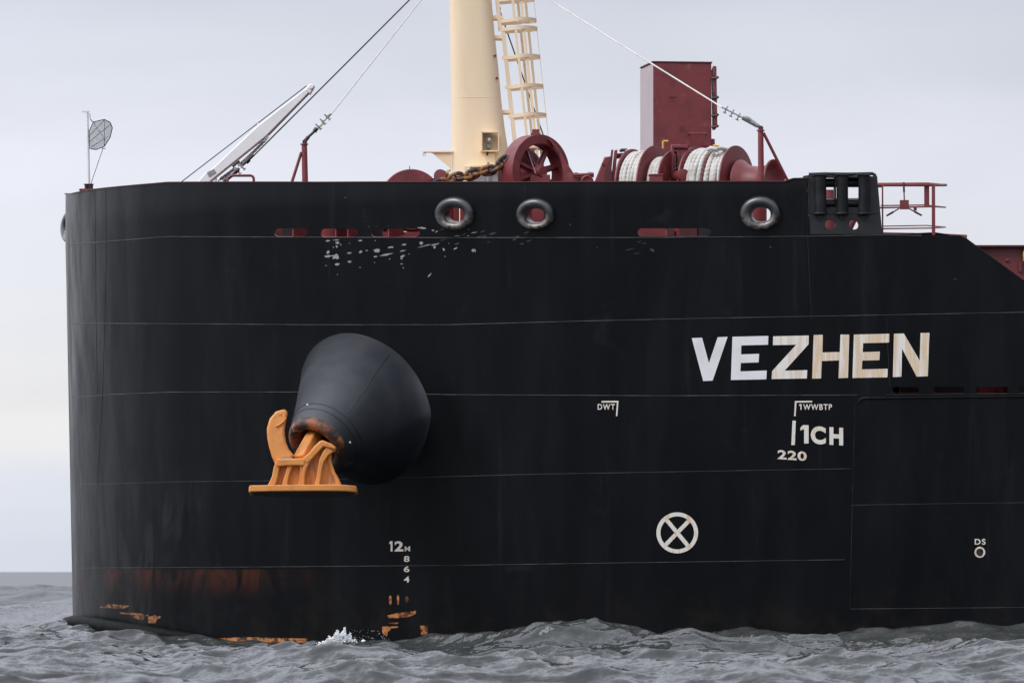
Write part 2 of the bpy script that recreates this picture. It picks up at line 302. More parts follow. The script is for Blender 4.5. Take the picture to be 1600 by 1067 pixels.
# ------------------------------------------------------------------ hull form
B = 15.0
def Lz(z): k = min(1, max(0, (z+1)/10)); return 34-6*k
def pz(z): k = min(1, max(0, (z+1)/10)); return 2.1+.3*k
def xs(z): return -9.965+.16*(1-min(1, max(0, z/8.6)))
def Yh(x, z):
    s = x-xs(z); L = Lz(z); p = pz(z)
    if s <= 0: return 15.0+ (-s)*50
    if s >= L: return 0.0
    return 15-B*(1-(1-s/L)**p)**(1/p)
def Q2P(q, z, side=1, off=0):
    L = Lz(z); p = pz(z)
    if q < 1:
        th = q*PI/2; s = L*(1-math.cos(th)**(2/p)); b = B*math.sin(th)**(2/p)
    else: s = L+(q-1)*100; b = B
    return V((xs(z)+s, 15-side*b, z))
def QN(q, z, side=1):
    e = 1e-3; a = Q2P(min(max(q, e), 5)+e, z)-Q2P(max(q-e, 0), z) if q > e else Q2P(2*e, z)-Q2P(e, z)
    if q <= e: a = V((0, -1, 0))
    b = Q2P(q, z+.05)-Q2P(q, z-.05); n = a.cross(b).normalized()
    if n.y > 0 or (abs(n.y) < 1e-6 and n.x > 0): n = -n if (n.y > 1e-4) else n
    if q <= e and n.x > 0: n = -n
    return n if side == 1 else V((n.x, -n.y, n.z))
def X2Q(x, z):
    s = x-xs(z); L = Lz(z); p = pz(z)
    if s <= 0: return 0
    if s < L: return math.acos(max(0, min(1, (1-s/L)**(p/2))))*2/PI
    return 1+(s-L)/100
def hit(px, py, off=0.0):
    lo, hi = -2.0, 15.0
    f = lambda y: (lambda w: y-Yh(w.x, w.z))(P(px, py, y))
    if f(hi) < 0: y = 15.0
    else:
        for _ in range(40):
            mid = (lo+hi)/2
            if f(mid) < 0: lo = mid
            else: hi = mid
        y = (lo+hi)/2
    w = P(px, py, y)
    if off: w = w + QN(X2Q(w.x, w.z), w.z)*off
    return w
def hitq(px, py):
    w = hit(px, py); return X2Q(w.x, w.z), w.z
# ------------------------------------------------------------------ the ship's hull
ship = empty('ship', (-9.96, 15, 0), 'black blunt-bowed cargo ship hull with white name lettering lying in the grey sea', 'ship')
TOPPX = [(107, 305), (112, 303), (118, 301.5), (125, 300), (148, 296), (200, 290.5), (240, 287), (262, 285), (330, 284.6), (500, 284.8), (800, 284.6), (1000, 284), (1226, 283.6),
         (1233, 281), (1240, 279), (1265, 278.4), (1266, 366), (1380, 366), (1440, 367.5), (1500, 368), (1511, 373), (1530, 387), (1560, 409), (1600, 438), (1700, 510), (1760, 555)]
top = [(0.0, P(107, 305, 15).z)] + [hitq(*p) for p in TOPPX[1:]]
top += [(1.0, top[-1][1]), (1.9, top[-1][1])]
def resample(poly, step, closed=True):
    out = []; n = len(poly)
    for i in range(n if closed else n-1):
        a = poly[i]; b = poly[(i+1) % n]; d = math.hypot((b[0]-a[0])*15, b[1]-a[1]); k = max(1, int(d/step))
        out += [(a[0]+(b[0]-a[0])*j/k, a[1]+(b[1]-a[1])*j/k) for j in range(k)]
    if not closed: out.append(poly[-1])
    return out
def stadium(x0, y0, x1, y1, n=8):
    r = (y1-y0)/2; cy = (y0+y1)/2
    return [(x1-r+r*math.cos(t), cy+r*math.sin(t)) for t in [(-PI/2+PI*k/n) for k in range(n+1)]] + [(x0+r+r*math.cos(t), cy+r*math.sin(t)) for t in [(PI/2+PI*k/n) for k in range(n+1)]]
def oval(cx, cy, rx, ry, n=28, e=2.6):
    f = lambda c: math.copysign(abs(c)**(2/e), c)
    return [(cx+rx*f(math.cos(2*PI*k/n)), cy+ry*f(math.sin(2*PI*k/n))) for k in range(n)]
SLOTS = [(428, 357, 480.5, 370), (500.5, 357.5, 559, 370.3), (579, 357.5, 656, 370.3), (996, 357, 1111, 369),
         (1394, 604.5, 1436, 614.7), (1458, 604.3, 1507, 614.6), (1524, 604, 1577, 614.4), (1591, 603.7, 1645, 614)]
CHOCKS = [(711, 333.5, 31, 26.5), (837, 334.5, 30, 25.5), (1188.5, 333, 32, 27)]
holes = [[hitq(*p) for p in stadium(*s)] for s in SLOTS]
holes += [[hitq(*p) for p in oval(c[0]+1, c[1]+2, 16, 12.5)] for c in CHOCKS]
def inpoly(q, poly):
    x, y = q; c = False; j = len(poly)-1
    for i in range(len(poly)):
        a, b = poly[i], poly[j]
        if (a[1] > y) != (b[1] > y) and x < (b[0]-a[0])*(y-a[1])/(b[1]-a[1])+a[0]: c = not c
        j = i
    return c
ZB = -2.5
outer = resample(top, .12, False); outer = [(q, z) for q, z in outer]
qs = [i/110 for i in range(111)]+[1.3, 1.6, 1.9]
bot = [(q, ZB) for q in reversed(qs)]
left = [(0, ZB+(top[0][1]-ZB)*k/30) for k in range(1, 30)]
right = [(1.9, top[-1][1]+(ZB-top[-1][1])*k/6) for k in range(1, 6)]
outer_full = outer + right + bot + left
pts = []; edges = []
def addloop(l):
    o = len(pts); pts.extend([V((q*15, z)) for q, z in l]); edges.extend([(o+i, o+(i+1) % len(l)) for i in range(len(l))])
addloop(outer_full)
for h in holes: addloop(h)
def topz(q):
    best = 99
    for a, b in zip(top[:-1], top[1:]):
        if a[0] <= q <= b[0]:
            t = (q-a[0])/(b[0]-a[0]) if b[0] > a[0] else 0; best = min(best, a[1]+(b[1]-a[1])*t)
    return best
for q in qs[1:-1]:
    zt = topz(q); z = ZB+.3
    while z < zt-.12: 
        if not any(min(math.hypot((q-h[k][0])*15, z-h[k][1]) for k in range(len(h))) < .05 for h in holes if abs(z-h[0][1]) < 1): pts.append(V((q*15, z)))
        z += .22
res = geometry.delaunay_2d_cdt(pts, edges, [], 0, 1e-5)
rv = [(p.x/15, p.y) for p in res[0]]; tris = []
for f in res[2]:
    c = (sum(rv[i][0] for i in f)/3, sum(rv[i][1] for i in f)/3)
    if inpoly(c, outer_full) and not any(inpoly(c, h) for h in holes): tris.append(tuple(f))
used = sorted({i for f in tris for i in f}); rm = {i: k for k, i in enumerate(used)}; rv = [rv[i] for i in used]; tris = [tuple(rm[i] for i in f) for f in tris]
def hull_mesh():
    T = .045; vs = []; ns = []; fs = []; mi = []
    n0 = len(rv); cnt = {}
    for f in tris:
        for a, b in ((f[0], f[1]), (f[1], f[2]), (f[2], f[0])): cnt[(min(a, b), max(a, b))] = cnt.get((min(a, b), max(a, b)), 0)+1
    border = [(a, b) for f in tris for a, b in ((f[0], f[1]), (f[1], f[2]), (f[2], f[0])) if cnt[(min(a, b), max(a, b))] == 1]
    for side in (1, -1):
        o = len(vs)
        for q, z in rv: vs.append(Q2P(q, z, side)); ns.append(QN(q, z, side))
        i0 = len(vs)
        for q, z in rv: n = QN(q, z, side); vs.append(Q2P(q, z, side)-n*T); ns.append(-n)
        t = tris if side == 1 else [f for f in tris]
        for f in t:
            w = [vs[o+i] for i in f]; fn = (w[1]-w[0]).cross(w[2]-w[0]); flip = fn.dot(ns[o+f[0]]) < 0
            g = f[::-1] if flip else f
            fs.append(tuple(o+i for i in g)); mi.append(0); fs.append(tuple(i0+i for i in g[::-1])); mi.append(1)
        for a, b in border:
            if rv[a][0] < 1e-5 and rv[b][0] < 1e-5: continue
            if rv[a][1] < ZB+.01 and rv[b][1] < ZB+.01: continue
            k = len(vs)
            hole = .004 < rv[a][0] < .99 and min(topz(rv[a][0])-rv[a][1], 9) > .03
            for i in (a, b, b, a): vs.append(vs[(o if len(vs)-k < 2 else i0)+i]); 
            e = (vs[k+1]-vs[k]).cross(vs[k+3]-vs[k]).normalized()
            ns.extend([e]*4); fs.append((k, k+1, k+2, k+3)); mi.append(1 if hole else 0)
    # transom far aft
    me = bpy.data.meshes.new('hull_plating'); base = LOC[ship.name]
    me.from_pydata([v-base for v in vs], [], fs)
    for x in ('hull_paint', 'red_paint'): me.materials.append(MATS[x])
    me.polygons.foreach_set('material_index', mi); me.polygons.foreach_set('use_smooth', [True]*len(fs))
    me.update(); me.normals_split_custom_set_from_vertices(ns)
    o = bpy.data.objects.new('hull_plating', me); COL.objects.link(o); o.parent = ship; LOC[o.name] = base
    return o
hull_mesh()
# ---- decks (closed plating between the two sides)
SEAM1 = [(112, 382), (150, 379), (200, 375), (262, 370), (440, 370.8), (700, 371.6), (1000, 371.5), (1266, 369.5)]
s1 = [hitq(*p) for p in SEAM1]; s1[0] = (0.0, P(108, 382, 15).z)
def s1z(q):
    if q <= s1[0][0]: return s1[0][1]
    for a, b in zip(s1[:-1], s1[1:]):
        if q <= b[0]: return a[1]+(b[1]-a[1])*(q-a[0])/(b[0]-a[0])
    return s1[-1][1]
QF = hitq(1508, 380)[0]
mb = MB(); rows = [QF*i/60 for i in range(61)]; vs = []; K = 8
for q in rows:
    z = s1z(q)-.02; a = Q2P(q, z, 1); b = Q2P(q, z, -1)
    for k in range(K+1): vs.append(a.lerp(b, .002+.996*k/K))
mb.add(vs, [(i*(K+1)+k, i*(K+1)+k+1, (i+1)*(K+1)+k+1, (i+1)*(K+1)+k) for i in range(60) for k in range(K)])
mb.build('forecastle_deck', 'deck_red', ship, smooth=0, fix=False)
ZM = P(1400, 617, 1).z
mb = MB(); vs = []; rows = [6.2, 7.5, 9, 12, 16, 22, 30, 60, 107]
for x in rows:
    y = Yh(x, ZM)+.05; vs += [V((x, y, ZM)), V((x, 30-y, ZM))]
mb.add(vs, [(2*i, 2*i+1, 2*i+3, 2*i+2) for i in range(len(rows)-1)])
mb.build('main_deck', 'deck_red', ship, smooth=0, fix=False)
mb = MB(); mb.box((7.7, 15, (ZM+7.9)/2), (.04, 27, 7.9-ZM-.1)); mb.build('forecastle_bulkhead', 'dark_red_paint', ship)  # dark red puts the shade inside the slots into the colour
mb = MB(); mb.box((107.6, 15, 1.9), (.1, 29.9, 7.2)); mb.build('transom', 'hull_paint', ship)
# deck edge of the forecastle seen behind the cut-down side
mb = MB(); mb.prism([P(1380, 363.2, 1.9), P(1463, 364.6, 1.9), P(1511, 367, 1.9), P(1511, 375.5, 1.9), P(1380, 372, 1.9)], (0, .5, 0)); mb.build('deck_edge', 'red_paint', ship)
# ---- rail cap
mb = MB(); kk = next(i for i, p in enumerate(outer) if abs(p[0]-top[15][0]) < 1e-6 and abs(p[1]-top[15][1]) < 1e-6); c = outer[:kk+1]
mb.bar([Q2P(q, z, 1)+V((0, 0, .008)) for q, z in c], .10, .02, side=(0, 0, 1)) if False else None
capp = [Q2P(max(q, .003), z)-QN(q, z)*.02+V((0, 0, .010)) for q, z in c]
vs = []
for p, (q, z) in zip(capp, c):
    n = QN(q, z); n = V((n.x, n.y, 0)).normalized(); vs += [p+n*.045, p-n*.045, p-n*.045-V((0, 0, .018)), p+n*.045-V((0, 0, .018))]
mb.add(vs, [(4*i+k, 4*i+(k+1) % 4, 4*i+4+(k+1) % 4, 4*i+4+k) for i in range(len(c)-1) for k in range(4)])
mb.build('rail_cap', 'dark_red_paint', ship, smooth=30)
# ---- seams: weld beads following the plating
def pxline(poly, step=9):
    out = []
    for a, b in zip(poly[:-1], poly[1:]):
        k = max(1, int(math.hypot(b[0]-a[0], b[1]-a[1])/step)); out += [(a[0]+(b[0]-a[0])*j/k, a[1]+(b[1]-a[1])*j/k) for j in range(k)]
    return out+[poly[-1]]
def bead(poly, r=.008, name='weld_seam', m='weld'):
    mb = MB(); mb.tube([hit(x, y, r*.3) for x, y in pxline(poly)], r, n=6); return mb.build(name, m, ship, smooth=60)
bead([(110, 382.5), (150, 379), (200, 375), (262, 370), (440, 370.8), (700, 371.6), (1000, 371.5), (1266, 369.5), (1380, 367.5), (1440, 368.5)], .010)
bead([(112, 505), (290, 506), (480, 507.5), (700, 507.5), (900, 502), (1100, 497.5), (1395, 492), (1600, 488), (1640, 487)])
bead([(113, 621), (180, 616), (270, 612.5), (500, 612.5), (700, 616.5), (1030, 618.3), (1300, 617.3), (1340, 617)])
bead([(116, 757), (200, 755), (270, 752.5), (420, 751), (560, 748), (700, 744.5), (820, 741), (1330, 732)], .005)
bead([(1330, 789), (1450, 787), (1640, 784.5)], .0045)
bead([(118, 887), (300, 886), (450, 885), (700, 883), (900, 880), (1320, 874)], .006)
bead([(1336, 630), (1333, 740), (1328, 950)], .0035)
bead([(1330, 951), (1600, 948.5), (1640, 948)], .005)
bead([(148, 297), (150, 505), (152, 620)], .004); bead([(165, 296), (166, 400), (160, 620), (152, 756)], .004)
bead([(820, 286), (822, 371)], .003); bead([(1264, 280), (1262, 371), (1268, 500)], .004)
bead([(1385, 492), (1390, 604)], .003)
# doubled fender strip from the break of the forecastle aft
mb = MB(); cs = pxline([(1342, 629), (1344, 624.5), (1349, 622), (1400, 621.3), (1500, 620.3), (1600, 619), (1660, 618.4)], 4)
mb.tube([hit(x, y, .01) for x, y in cs], .020, n=8); mb.build('rubbing_strip', 'hull_paint', ship)
mb = MB(); cs = pxline([(1384, 617.6), (1500, 616.8), (1660, 615)], 12); mb.tube([hit(x, y, .01) for x, y in cs], .016, n=8); mb.build('sheer_strip', 'hull_paint', ship)
# ---- decal machinery: pixel polygons laid on the plating
def decal(polys, m, name, parent, off=.004, sub=3, label=None, tris_in=None):
    bm = bmesh.new()
    if tris_in:
        vv, ff = tris_in; bv = [bm.verts.new((x, y, 0)) for x, y in vv]
        for f in ff:
            try: bm.faces.new([bv[i] for i in f])
            except ValueError: pass
    for poly in polys:
        bm.faces.new([bm.verts.new((x, y, 0)) for x, y in poly])
    bm.normal_update()
    bmesh.ops.triangulate(bm, faces=bm.faces, ngon_method='EAR_CLIP')
    for _ in range(6):
        es = [e for e in bm.edges if e.calc_length() > 14]
        if not es: break
        bmesh.ops.subdivide_edges(bm, edges=es, cuts=1); bmesh.ops.triangulate(bm, faces=[f for f in bm.faces if len(f.verts) > 3])
    base = LOC[parent.name]
    for v in bm.verts: v.co = hit(v.co.x, v.co.y, off)-base
    for f in bm.faces:
        f.normal_update()
        if f.normal.y > 0: f.normal_flip()
    me = bpy.data.meshes.new(name); bm.to_mesh(me); bm.free(); me.materials.append(MATS[m])
    o = bpy.data.objects.new(name, me); COL.objects.link(o); o.parent = parent; LOC[o.name] = base
    if label: o['label'] = label
    return o
GL = {
 'V': [[(90, 82), (137, 80), (168, 195), (208, 78), (253, 76), (185, 275), (142, 277)]],
 'E': [[(275, 76), (438, 72), (437, 112), (315, 115), (314, 156), (396, 153), (394, 192), (313, 195), (311, 233), (431, 229), (429, 269), (268, 272)]],
 'Z': [[(460, 74), (622, 70), (621, 110), (512, 230), (615, 227), (613, 265), (453, 268), (455, 232), (565, 112), (459, 114)]],
 'H': [[(644, 68), (686, 67), (684, 147), (763, 145), (766, 66), (806, 66), (800, 262), (757, 264), (760, 183), (681, 186), (678, 265), (637, 266)]],
 'E2': [[(827, 66), (988, 62), (987, 102), (869, 105), (867, 146), (945, 143), (943, 182), (865, 184), (863, 224), (981, 221), (979, 260), (820, 263)]],
 'N': [[(1009, 62), (1054, 61), (1126, 184), (1130, 59), (1170, 58), (1163, 255), (1112, 257), (1046, 130), (1043, 257), (1004, 259)]]}
first = None
for k, mm in (('V', 'letter_white'), ('E', 'letter_white'), ('Z', 'letter_stained'), ('H', 'letter_rusty'), ('E2', 'letter_rusty'), ('N', 'letter_rusty')):
    g = [[(1050+x/2.909, 500+y/2.909) for x, y in p] for p in GL[k]]
    if first is None: first = name_e = empty('name_lettering', LOC[ship.name], 'white block capitals, the aft ones streaked with rust'); name_e.parent = ship; name_e.location = (0, 0, 0); LOC[name_e.name] = LOC[ship.name]
    decal(g, mm, 'letter', name_e, .006)
def textpx(s, x0, y0, x1, y1, m='mark_white', bold=.02, slope=0, lean=0, name='painted_mark', sp=1.0, label=None):
    cu = bpy.data.curves.new('t', 'FONT'); cu.body = s; cu.offset = bold; cu.space_character = sp; cu.fill_mode = 'FRONT'
    o = bpy.data.objects.new('t', cu); COL.objects.link(o); bpy.context.view_layer.update()
    me = bpy.data.meshes.new_from_object(o.evaluated_get(bpy.context.evaluated_depsgraph_get()))
    co = np.array([v.co[:2] for v in me.vertices]); a = co.min(0); b = co.max(0); co = (co-a)/(b-a)
    vv = [(x0+(x1-x0)*u+lean*v, y1+(y0-y1)*v+slope*u) for u, v in co]; ff = [tuple(p.vertices) for p in me.polygons]
    bpy.data.objects.remove(o); bpy.data.meshes.remove(me)
    return decal([], m, name, ship, .005, tris_in=(vv, ff), label=label)
def one(x0, y0, x1, y1, st): return [(x1, y0), (x1, y1), (x1-st, y1), (x1-st, y0+(y1-y0)*.22), (x0, y0+(y1-y0)*.30), (x0, y0+(y1-y0)*.14), (x0+(x1-st-x0)*.7, y0)]
decal([one(608.5, 845, 613.5, 861, 2.9)], 'mark_white', 'draught_mark', ship, .005)
textpx('2', 616.5, 845, 630.5, 861, bold=.035, name='draught_mark')
textpx('M', 632.5, 853, 641, 861, bold=.01, name='draught_mark')
for s_, y_ in (('8', 868), ('6', 884), ('4', 900)): textpx(s_, 631.2, y_, 640, y_+9.4, bold=.025, name='draught_mark')
textpx('DWT', 934, 631, 961, 640, bold=.02, sp=1.2, name='tank_mark'); decal([one(1248.5, 631.3, 1252.5, 640, 1.8)], 'mark_white', 'tank_mark', ship, .005); textpx('WWBTP', 1255, 631.2, 1300, 640.2, bold=.02, sp=1.2, name='tank_mark')
decal([one(1250.5, 664, 1263.5, 692.5, 7)], 'mark_white', 'hold_mark', ship, .005); textpx('C', 1267, 665, 1290.5, 693, bold=.05, slope=1.5, name='hold_mark'); textpx('H', 1296, 667, 1317.5, 694.5, bold=.05, slope=1.2, name='hold_mark'); textpx('220', 1215, 702.5, 1260.5, 717, bold=.03, slope=3, sp=1.1, name='frame_mark')
textpx('DS', 1523, 841.5, 1540, 850.5, bold=.02, sp=1.2, name='outlet_mark')
decal([[(1238.3, 657), (1243.5, 657), (1242, 695), (1236.5, 695)]], 'mark_white', 'hold_mark', ship, .005)
decal([[(940, 626.3), (966.5, 626), (966.3, 628.6), (940, 628.8)], [(964, 628.7), (966.3, 628.6), (964.7, 650), (962.5, 650)]], 'mark_white', 'corner_mark', ship, .005)
decal([[(1242, 626.3), (1269, 626), (1269, 628.4), (1242, 628.8)], [(1242, 628.8), (1244.6, 628.7), (1243.2, 650), (1240.7, 650)]], 'mark_white', 'corner_mark', ship, .005)
def ringpoly(cx, cy, ro, ri, rxs=1.0, n=40):
    return [[(cx+rxs*ro*math.cos(2*PI*i/n), cy+ro*math.sin(2*PI*i/n)), (cx+rxs*ro*math.cos(2*PI*(i+1)/n), cy+ro*math.sin(2*PI*(i+1)/n)),
             (cx+rxs*ri*math.cos(2*PI*(i+1)/n), cy+ri*math.sin(2*PI*(i+1)/n)), (cx+rxs*ri*math.cos(2*PI*i/n), cy+ri*math.sin(2*PI*i/n))] for i in range(n)]
X = []
for t in (.88, -.80):
    d = V((math.cos(t), math.sin(t))); nn = V((-d.y, d.x))*3.1; c0 = V((1058.3, 832)); L_ = 26.8
    for s_ in (-1, 1):
        a = c0+d*s_*(3.4 if t < 0 else 0); b = c0+d*s_*L_; X.append([tuple(a+nn), tuple(b+nn), tuple(b-nn), tuple(a-nn)])
decal(ringpoly(1058.3, 832, 32, 25.8, 1.02)+X, 'mark_white', 'thruster_mark', ship, .005)
decal(ringpoly(1531, 862.3, 8.6, 5.8, .98, 24), 'mark_white', 'outlet_ring', ship, .005)
w = hit(1531, 862.3); mb = MB(); mb.lathe(w+V((0, -.006, 0)), (0, -1, 0), [(-.08, .055), (.0, .055), (.008, .06), (.008, .072), (0, .072)], 24); mb.build('outlet_pipe', 'black_steel', ship)
# ---- chipped paint, scuffs and bare rust near the waterline
def blob(cx, cy, rx, ry, rot=0, n=22, k=.38):
    ph = random.random()*99; out = []
    for i in range(n):
        t = 2*PI*i/n; r = 1+k*(noise.noise(V((math.cos(t)*1.6, math.sin(t)*1.6, ph)))*1.6+random.uniform(-.22, .22)); x = rx*r*math.cos(t); y = ry*r*math.sin(t)
        out.append((cx+x*math.cos(rot)-y*math.sin(rot), cy+x*math.sin(rot)+y*math.cos(rot)))
    return out
Z6 = lambda x, y: (420+x/4.444, 340+y/4.444)
CH = [(410, 162, 14, 6, -.1), (468, 156, 22, 4, 0), (478, 175, 14, 9, 0), (472, 202, 10, 8, .2), (500, 188, 8, 4, .5), (450, 207, 6, 3, 0), (412, 240, 9, 14, .6), (410, 268, 22, 9, -.1), (468, 272, 22, 18, -.2), (445, 265, 20, 6, -.1),
      (476, 324, 17, 9, -.1), (560, 246, 16, 6, 0), (563, 306, 15, 9, 0), (636, 160, 14, 5, 0), (637, 238, 14, 9, -.4), (682, 229, 11, 4, 0), (750, 229, 25, 14, -.1), (848, 207, 24, 6, -.15), (742, 270, 14, 6, -.1), (818, 257, 44, 7, -.2),
      (942, 188, 20, 6, -.1), (930, 231, 20, 4, -.2), (928, 270, 18, 8, -.5), (922, 285, 8, 6, .3), (1058, 178, 14, 10, -.1), (1085, 196, 44, 3.5, -.25), (1148, 190, 20, 6, -.1), (1152, 205, 9, 10, 0), (1160, 184, 30, 4, -.25), (1215, 222, 7, 12, -.4),
      (1296, 215, 16, 5, -.6), (1418, 230, 10, 12, -.3), (1432, 230, 5, 12, -.3), (1064, 73, 32, 6, .05), (1142, 89, 10, 4, 0), (1165, 98, 14, 3, -.6), (1117, 400, 16, 6, -.8), (840, 287, 4, 5, 0), (735, 313, 4, 3, 0), (935, 350, 6, 4, 0), (922, 322, 10, 3, 0),
      (1424, 105, 22, 2.5, -.2), (1310, 127, 22, 2, 0), (1386, 127, 8, 2, 0), (975, 253, 4, 3, 0), (1225, 270, 4, 4, 0), (478, 395, 4, 3, 0), (634, 346, 8, 2.5, .3), (560, 180, 4, 2, 0), (740, 160, 4, 3, 0), (1250, 180, 3, 3, 0), (398, 333, 5, 3, 0)]
decal([blob(*Z6(x, y), a/4.444*.92, b/4.444*.92, r) for x, y, a, b, r in CH], 'chip', 'chipped_paint', ship, .004)
decal([blob(*Z6(655+random.gauss(0, 14)+i*55, 40+random.gauss(0, 7)+i*7), random.uniform(2, 14)/4.4, random.uniform(1, 3)/4.4, .4) for i in range(4)]
      + [blob(random.uniform(690, 830), random.uniform(358, 384), random.uniform(1, 6), random.uniform(.5, 1.4), -.3) for _ in range(16)]
      + [blob(930+random.uniform(-4, 4), 387, 2, .8), blob(1019, 391, 4, 1.5, .5), blob(1204, 386, 2, 1), blob(891, 351, 1.2, 1), blob(1492, 436, 3, .8), blob(540, 309, 2, .6)]
      + [blob(random.uniform(940, 1240), random.uniform(376, 400), random.uniform(3, 9), random.uniform(.4, .8), -.2) for _ in range(4)], 'rub_mark', 'rub_marks', ship, .004)
for a in ((610, 937, 2.1, 8), (622, 937, 1.8, 8), (635.5, 936, 2.6, 5)): decal([blob(*a, 0, k=.2)], 'rust_bright', 'rusted_draught_mark', ship, .004)
decal([[(605, 961), (622, 957), (632, 956), (640, 955), (650, 953.5), (650, 958), (645, 961), (636, 963.5), (622, 965), (608, 965)], [(597, 978), (622, 978), (622, 980), (611, 981), (609, 985), (606, 986), (605, 994), (598, 989)],
       [(657, 977), (668, 977), (668, 992), (658, 991)], blob(616, 973, 8, 1.2)], 'rust_bright', 'bare_rust_patch', ship, .004)
decal([blob(178, 947, 19, 3.6, 0), blob(208, 958.5, 21, 1.8, .08), blob(219, 963, 9, 4, 0), blob(239, 967, 9, 5.5, -.4)], 'rust_brown', 'bare_rust_patch', ship, .004)
decal([[(340, 997), (380, 994.5), (430, 996), (480, 997), (480, 1003), (340, 1003)]], 'rust_bright', 'bare_rust_patch', ship, .004)
# ---- Panama chocks set in the bulwark
def chock(px, py, rx, ry, hx, hy, ofx=1, ofy=2.5, N=64, nrm=None, c=None, H=.135):
    mb = MB(); vs = []; K = 14
    c = c or hit(px, py); n = nrm or QN(X2Q(c.x, c.z), c.z); e2 = V((0, 0, 1)); e2 = (e2-n*n.z).normalized(); e1 = e2.cross(n).normalized()
    if e1.x < 0 and abs(n.y) > .3: e1 = -e1
    m = mpp(c.y); cosv = max(.35, abs(e1.x))
    ro = (rx*m/cosv, ry*m); ri = (hx*m/cosv, hy*m)
    for i in range(N):
        t = 2*PI*i/N; ex = 2.5; f = lambda q: math.copysign(abs(q)**(2/ex), q)
        for k in range(K+1):
            s_ = k/K; ang = PI*s_            # outer foot -> crest -> inner throat
            r = .5-.5*math.cos(ang)
            a = ro[0]*(1-r)*math.cos(t)+(ri[0]*f(math.cos(t))+ofx*m)*r; b = ro[1]*(1-r)*math.sin(t)+(ri[1]*f(math.sin(t))-ofy*m)*r
            h = math.sin(ang)**.8*H if s_ < 1 else 0
            if k == K: h = -.16
            vs.append(c+e1*a+e2*b+n*(h+.0))
    mb.add(vs, [(i*(K+1)+k, ((i+1) % N)*(K+1)+k, ((i+1) % N)*(K+1)+k+1, i*(K+1)+k+1) for i in range(N) for k in range(K)])
    return mb.build('panama_chock', 'chock_steel', ship, smooth=60)
for c_ in CHOCKS: chock(c_[0], c_[1], c_[2], c_[3], 14.5, 10.8)
c0 = P(108.5, 357, 15); chock(0, 0, 24, 26, 13, 15, 0, 1, nrm=V((-.96, -.28, 0)), c=V((c0.x+.10, 14.35, c0.z)), H=.09)
# ---- anchor pocket (conical bolster)
def pocket():
    n = V((-.46, -.63, -.62)).normalized(); C0 = P(498, 693, 2.3)
    e1 = (V((1, 0, 0))-n*n.x).normalized(); e2 = n.cross(e1).normalized()
    if e2.z < 0: e2 = -e2
    rc = (577, 639); rows = []; N = 96; K = 14; R = .66
    for i in range(N):
        t = 2*PI*i/N; cx = math.cos(t); sy = math.sin(t)
        a = hit(rc[0]+106*cx-(36 if sy > 0 else 10)*sy, rc[1]-123*sy, -.12); b = C0+(e1*cx+e2*sy)*R
        rows.append((a, b))
    vs = []
    for a, b in rows:
        for k in range(K+1):
            s_ = k/K; p = a.lerp(b, s_); w_ = max(0, math.cos(2*PI*rows.index((a, b))/N+.75)); vs.append(p+V((.1, .55, 0))*w_*5*s_*(1-s_)**2)
    mb = MB(); mb.add(vs, [(i*(K+1)+k, ((i+1) % N)*(K+1)+k, ((i+1) % N)*(K+1)+k+1, i*(K+1)+k+1) for i in range(N) for k in range(K)])
    pk = mb.build('anchor_pocket', 'pocket_paint', ship, smooth=60)
    # welded collar line and lug marks on the cone
    def ringat(s_, r, m, nm, a0=0, a1=N):
        mb = MB(); mb.tube([rows[i % N][0].lerp(rows[i % N][1], s_)+(rows[i % N][0].lerp(rows[i % N][1], s_)-C0-(rows[0][0]*0)).normalized()*.004 for i in range(a0, a1)], r, n=6, closed=(a1-a0 == N)); return mb.build(nm, m, pk, smooth=60)
    ringat(.84, .008, 'black_steel', 'collar_weld'); ringat(.90, .006, 'black_steel', 'collar_weld')
    ringat(.05, .007, 'weld', 'root_weld', 20, 48)
    i = 14; mb = MB(); mb.tube([rows[i][0].lerp(rows[i][1], s_/20)+V((0, -.004, .004)) for s_ in range(2, 17)], .007, n=6); mb.build('cone_seam', 'weld', pk)
    # rolled lip
    mb = MB(); vs = []; KK = 16
    for i in range(N):
        t = 2*PI*i/N; d = e1*math.cos(t)+e2*math.sin(t)
        for k in range(KK+1):
            a = PI*1.15*k/KK-.15; vs.append(C0+d*(R-.13+.13*math.cos(a))+n*(.16*math.sin(a)))
        vs.append(C0+d*(R-.27)-n*1.6)
    mb.add(vs, [(i*(KK+2)+k, ((i+1) % N)*(KK+2)+k, ((i+1) % N)*(KK+2)+k+1, i*(KK+2)+k+1) for i in range(N) for k in range(KK+1)])
    mb.build('rolled_lip', 'rust_dark', pk, smooth=70, label='rusty rolled lip round the anchor opening')
    for q in ((482, 632), (550.5, 689.5)):
        best = min((a.lerp(b, s_/20) for a, b in rows for s_ in range(21)), key=lambda w: (lambda pr: math.hypot(pr[0]-q[0], pr[1]-q[1])+ (0 if w.y < 4 else 1)*50)(proj(w)))
        mb = MB(); mb.lathe(best, (-.3, -.8, .4), [(-.02, .018), (.02, .02), (.03, .01)], 10); mb.build('bolt_head', 'white_paint', pk)
    return C0, n, e1, e2, R
def proj(w):
    d = w-CAM; a = PITCH; f = d.y*math.cos(a)+d.z*math.sin(a); u = -d.y*math.sin(a)+d.z*math.cos(a)
    return 800+FPX*d.x/f, 533.5-FPX*u/f
PC0, PN, PE1, PE2, PR = pocket()

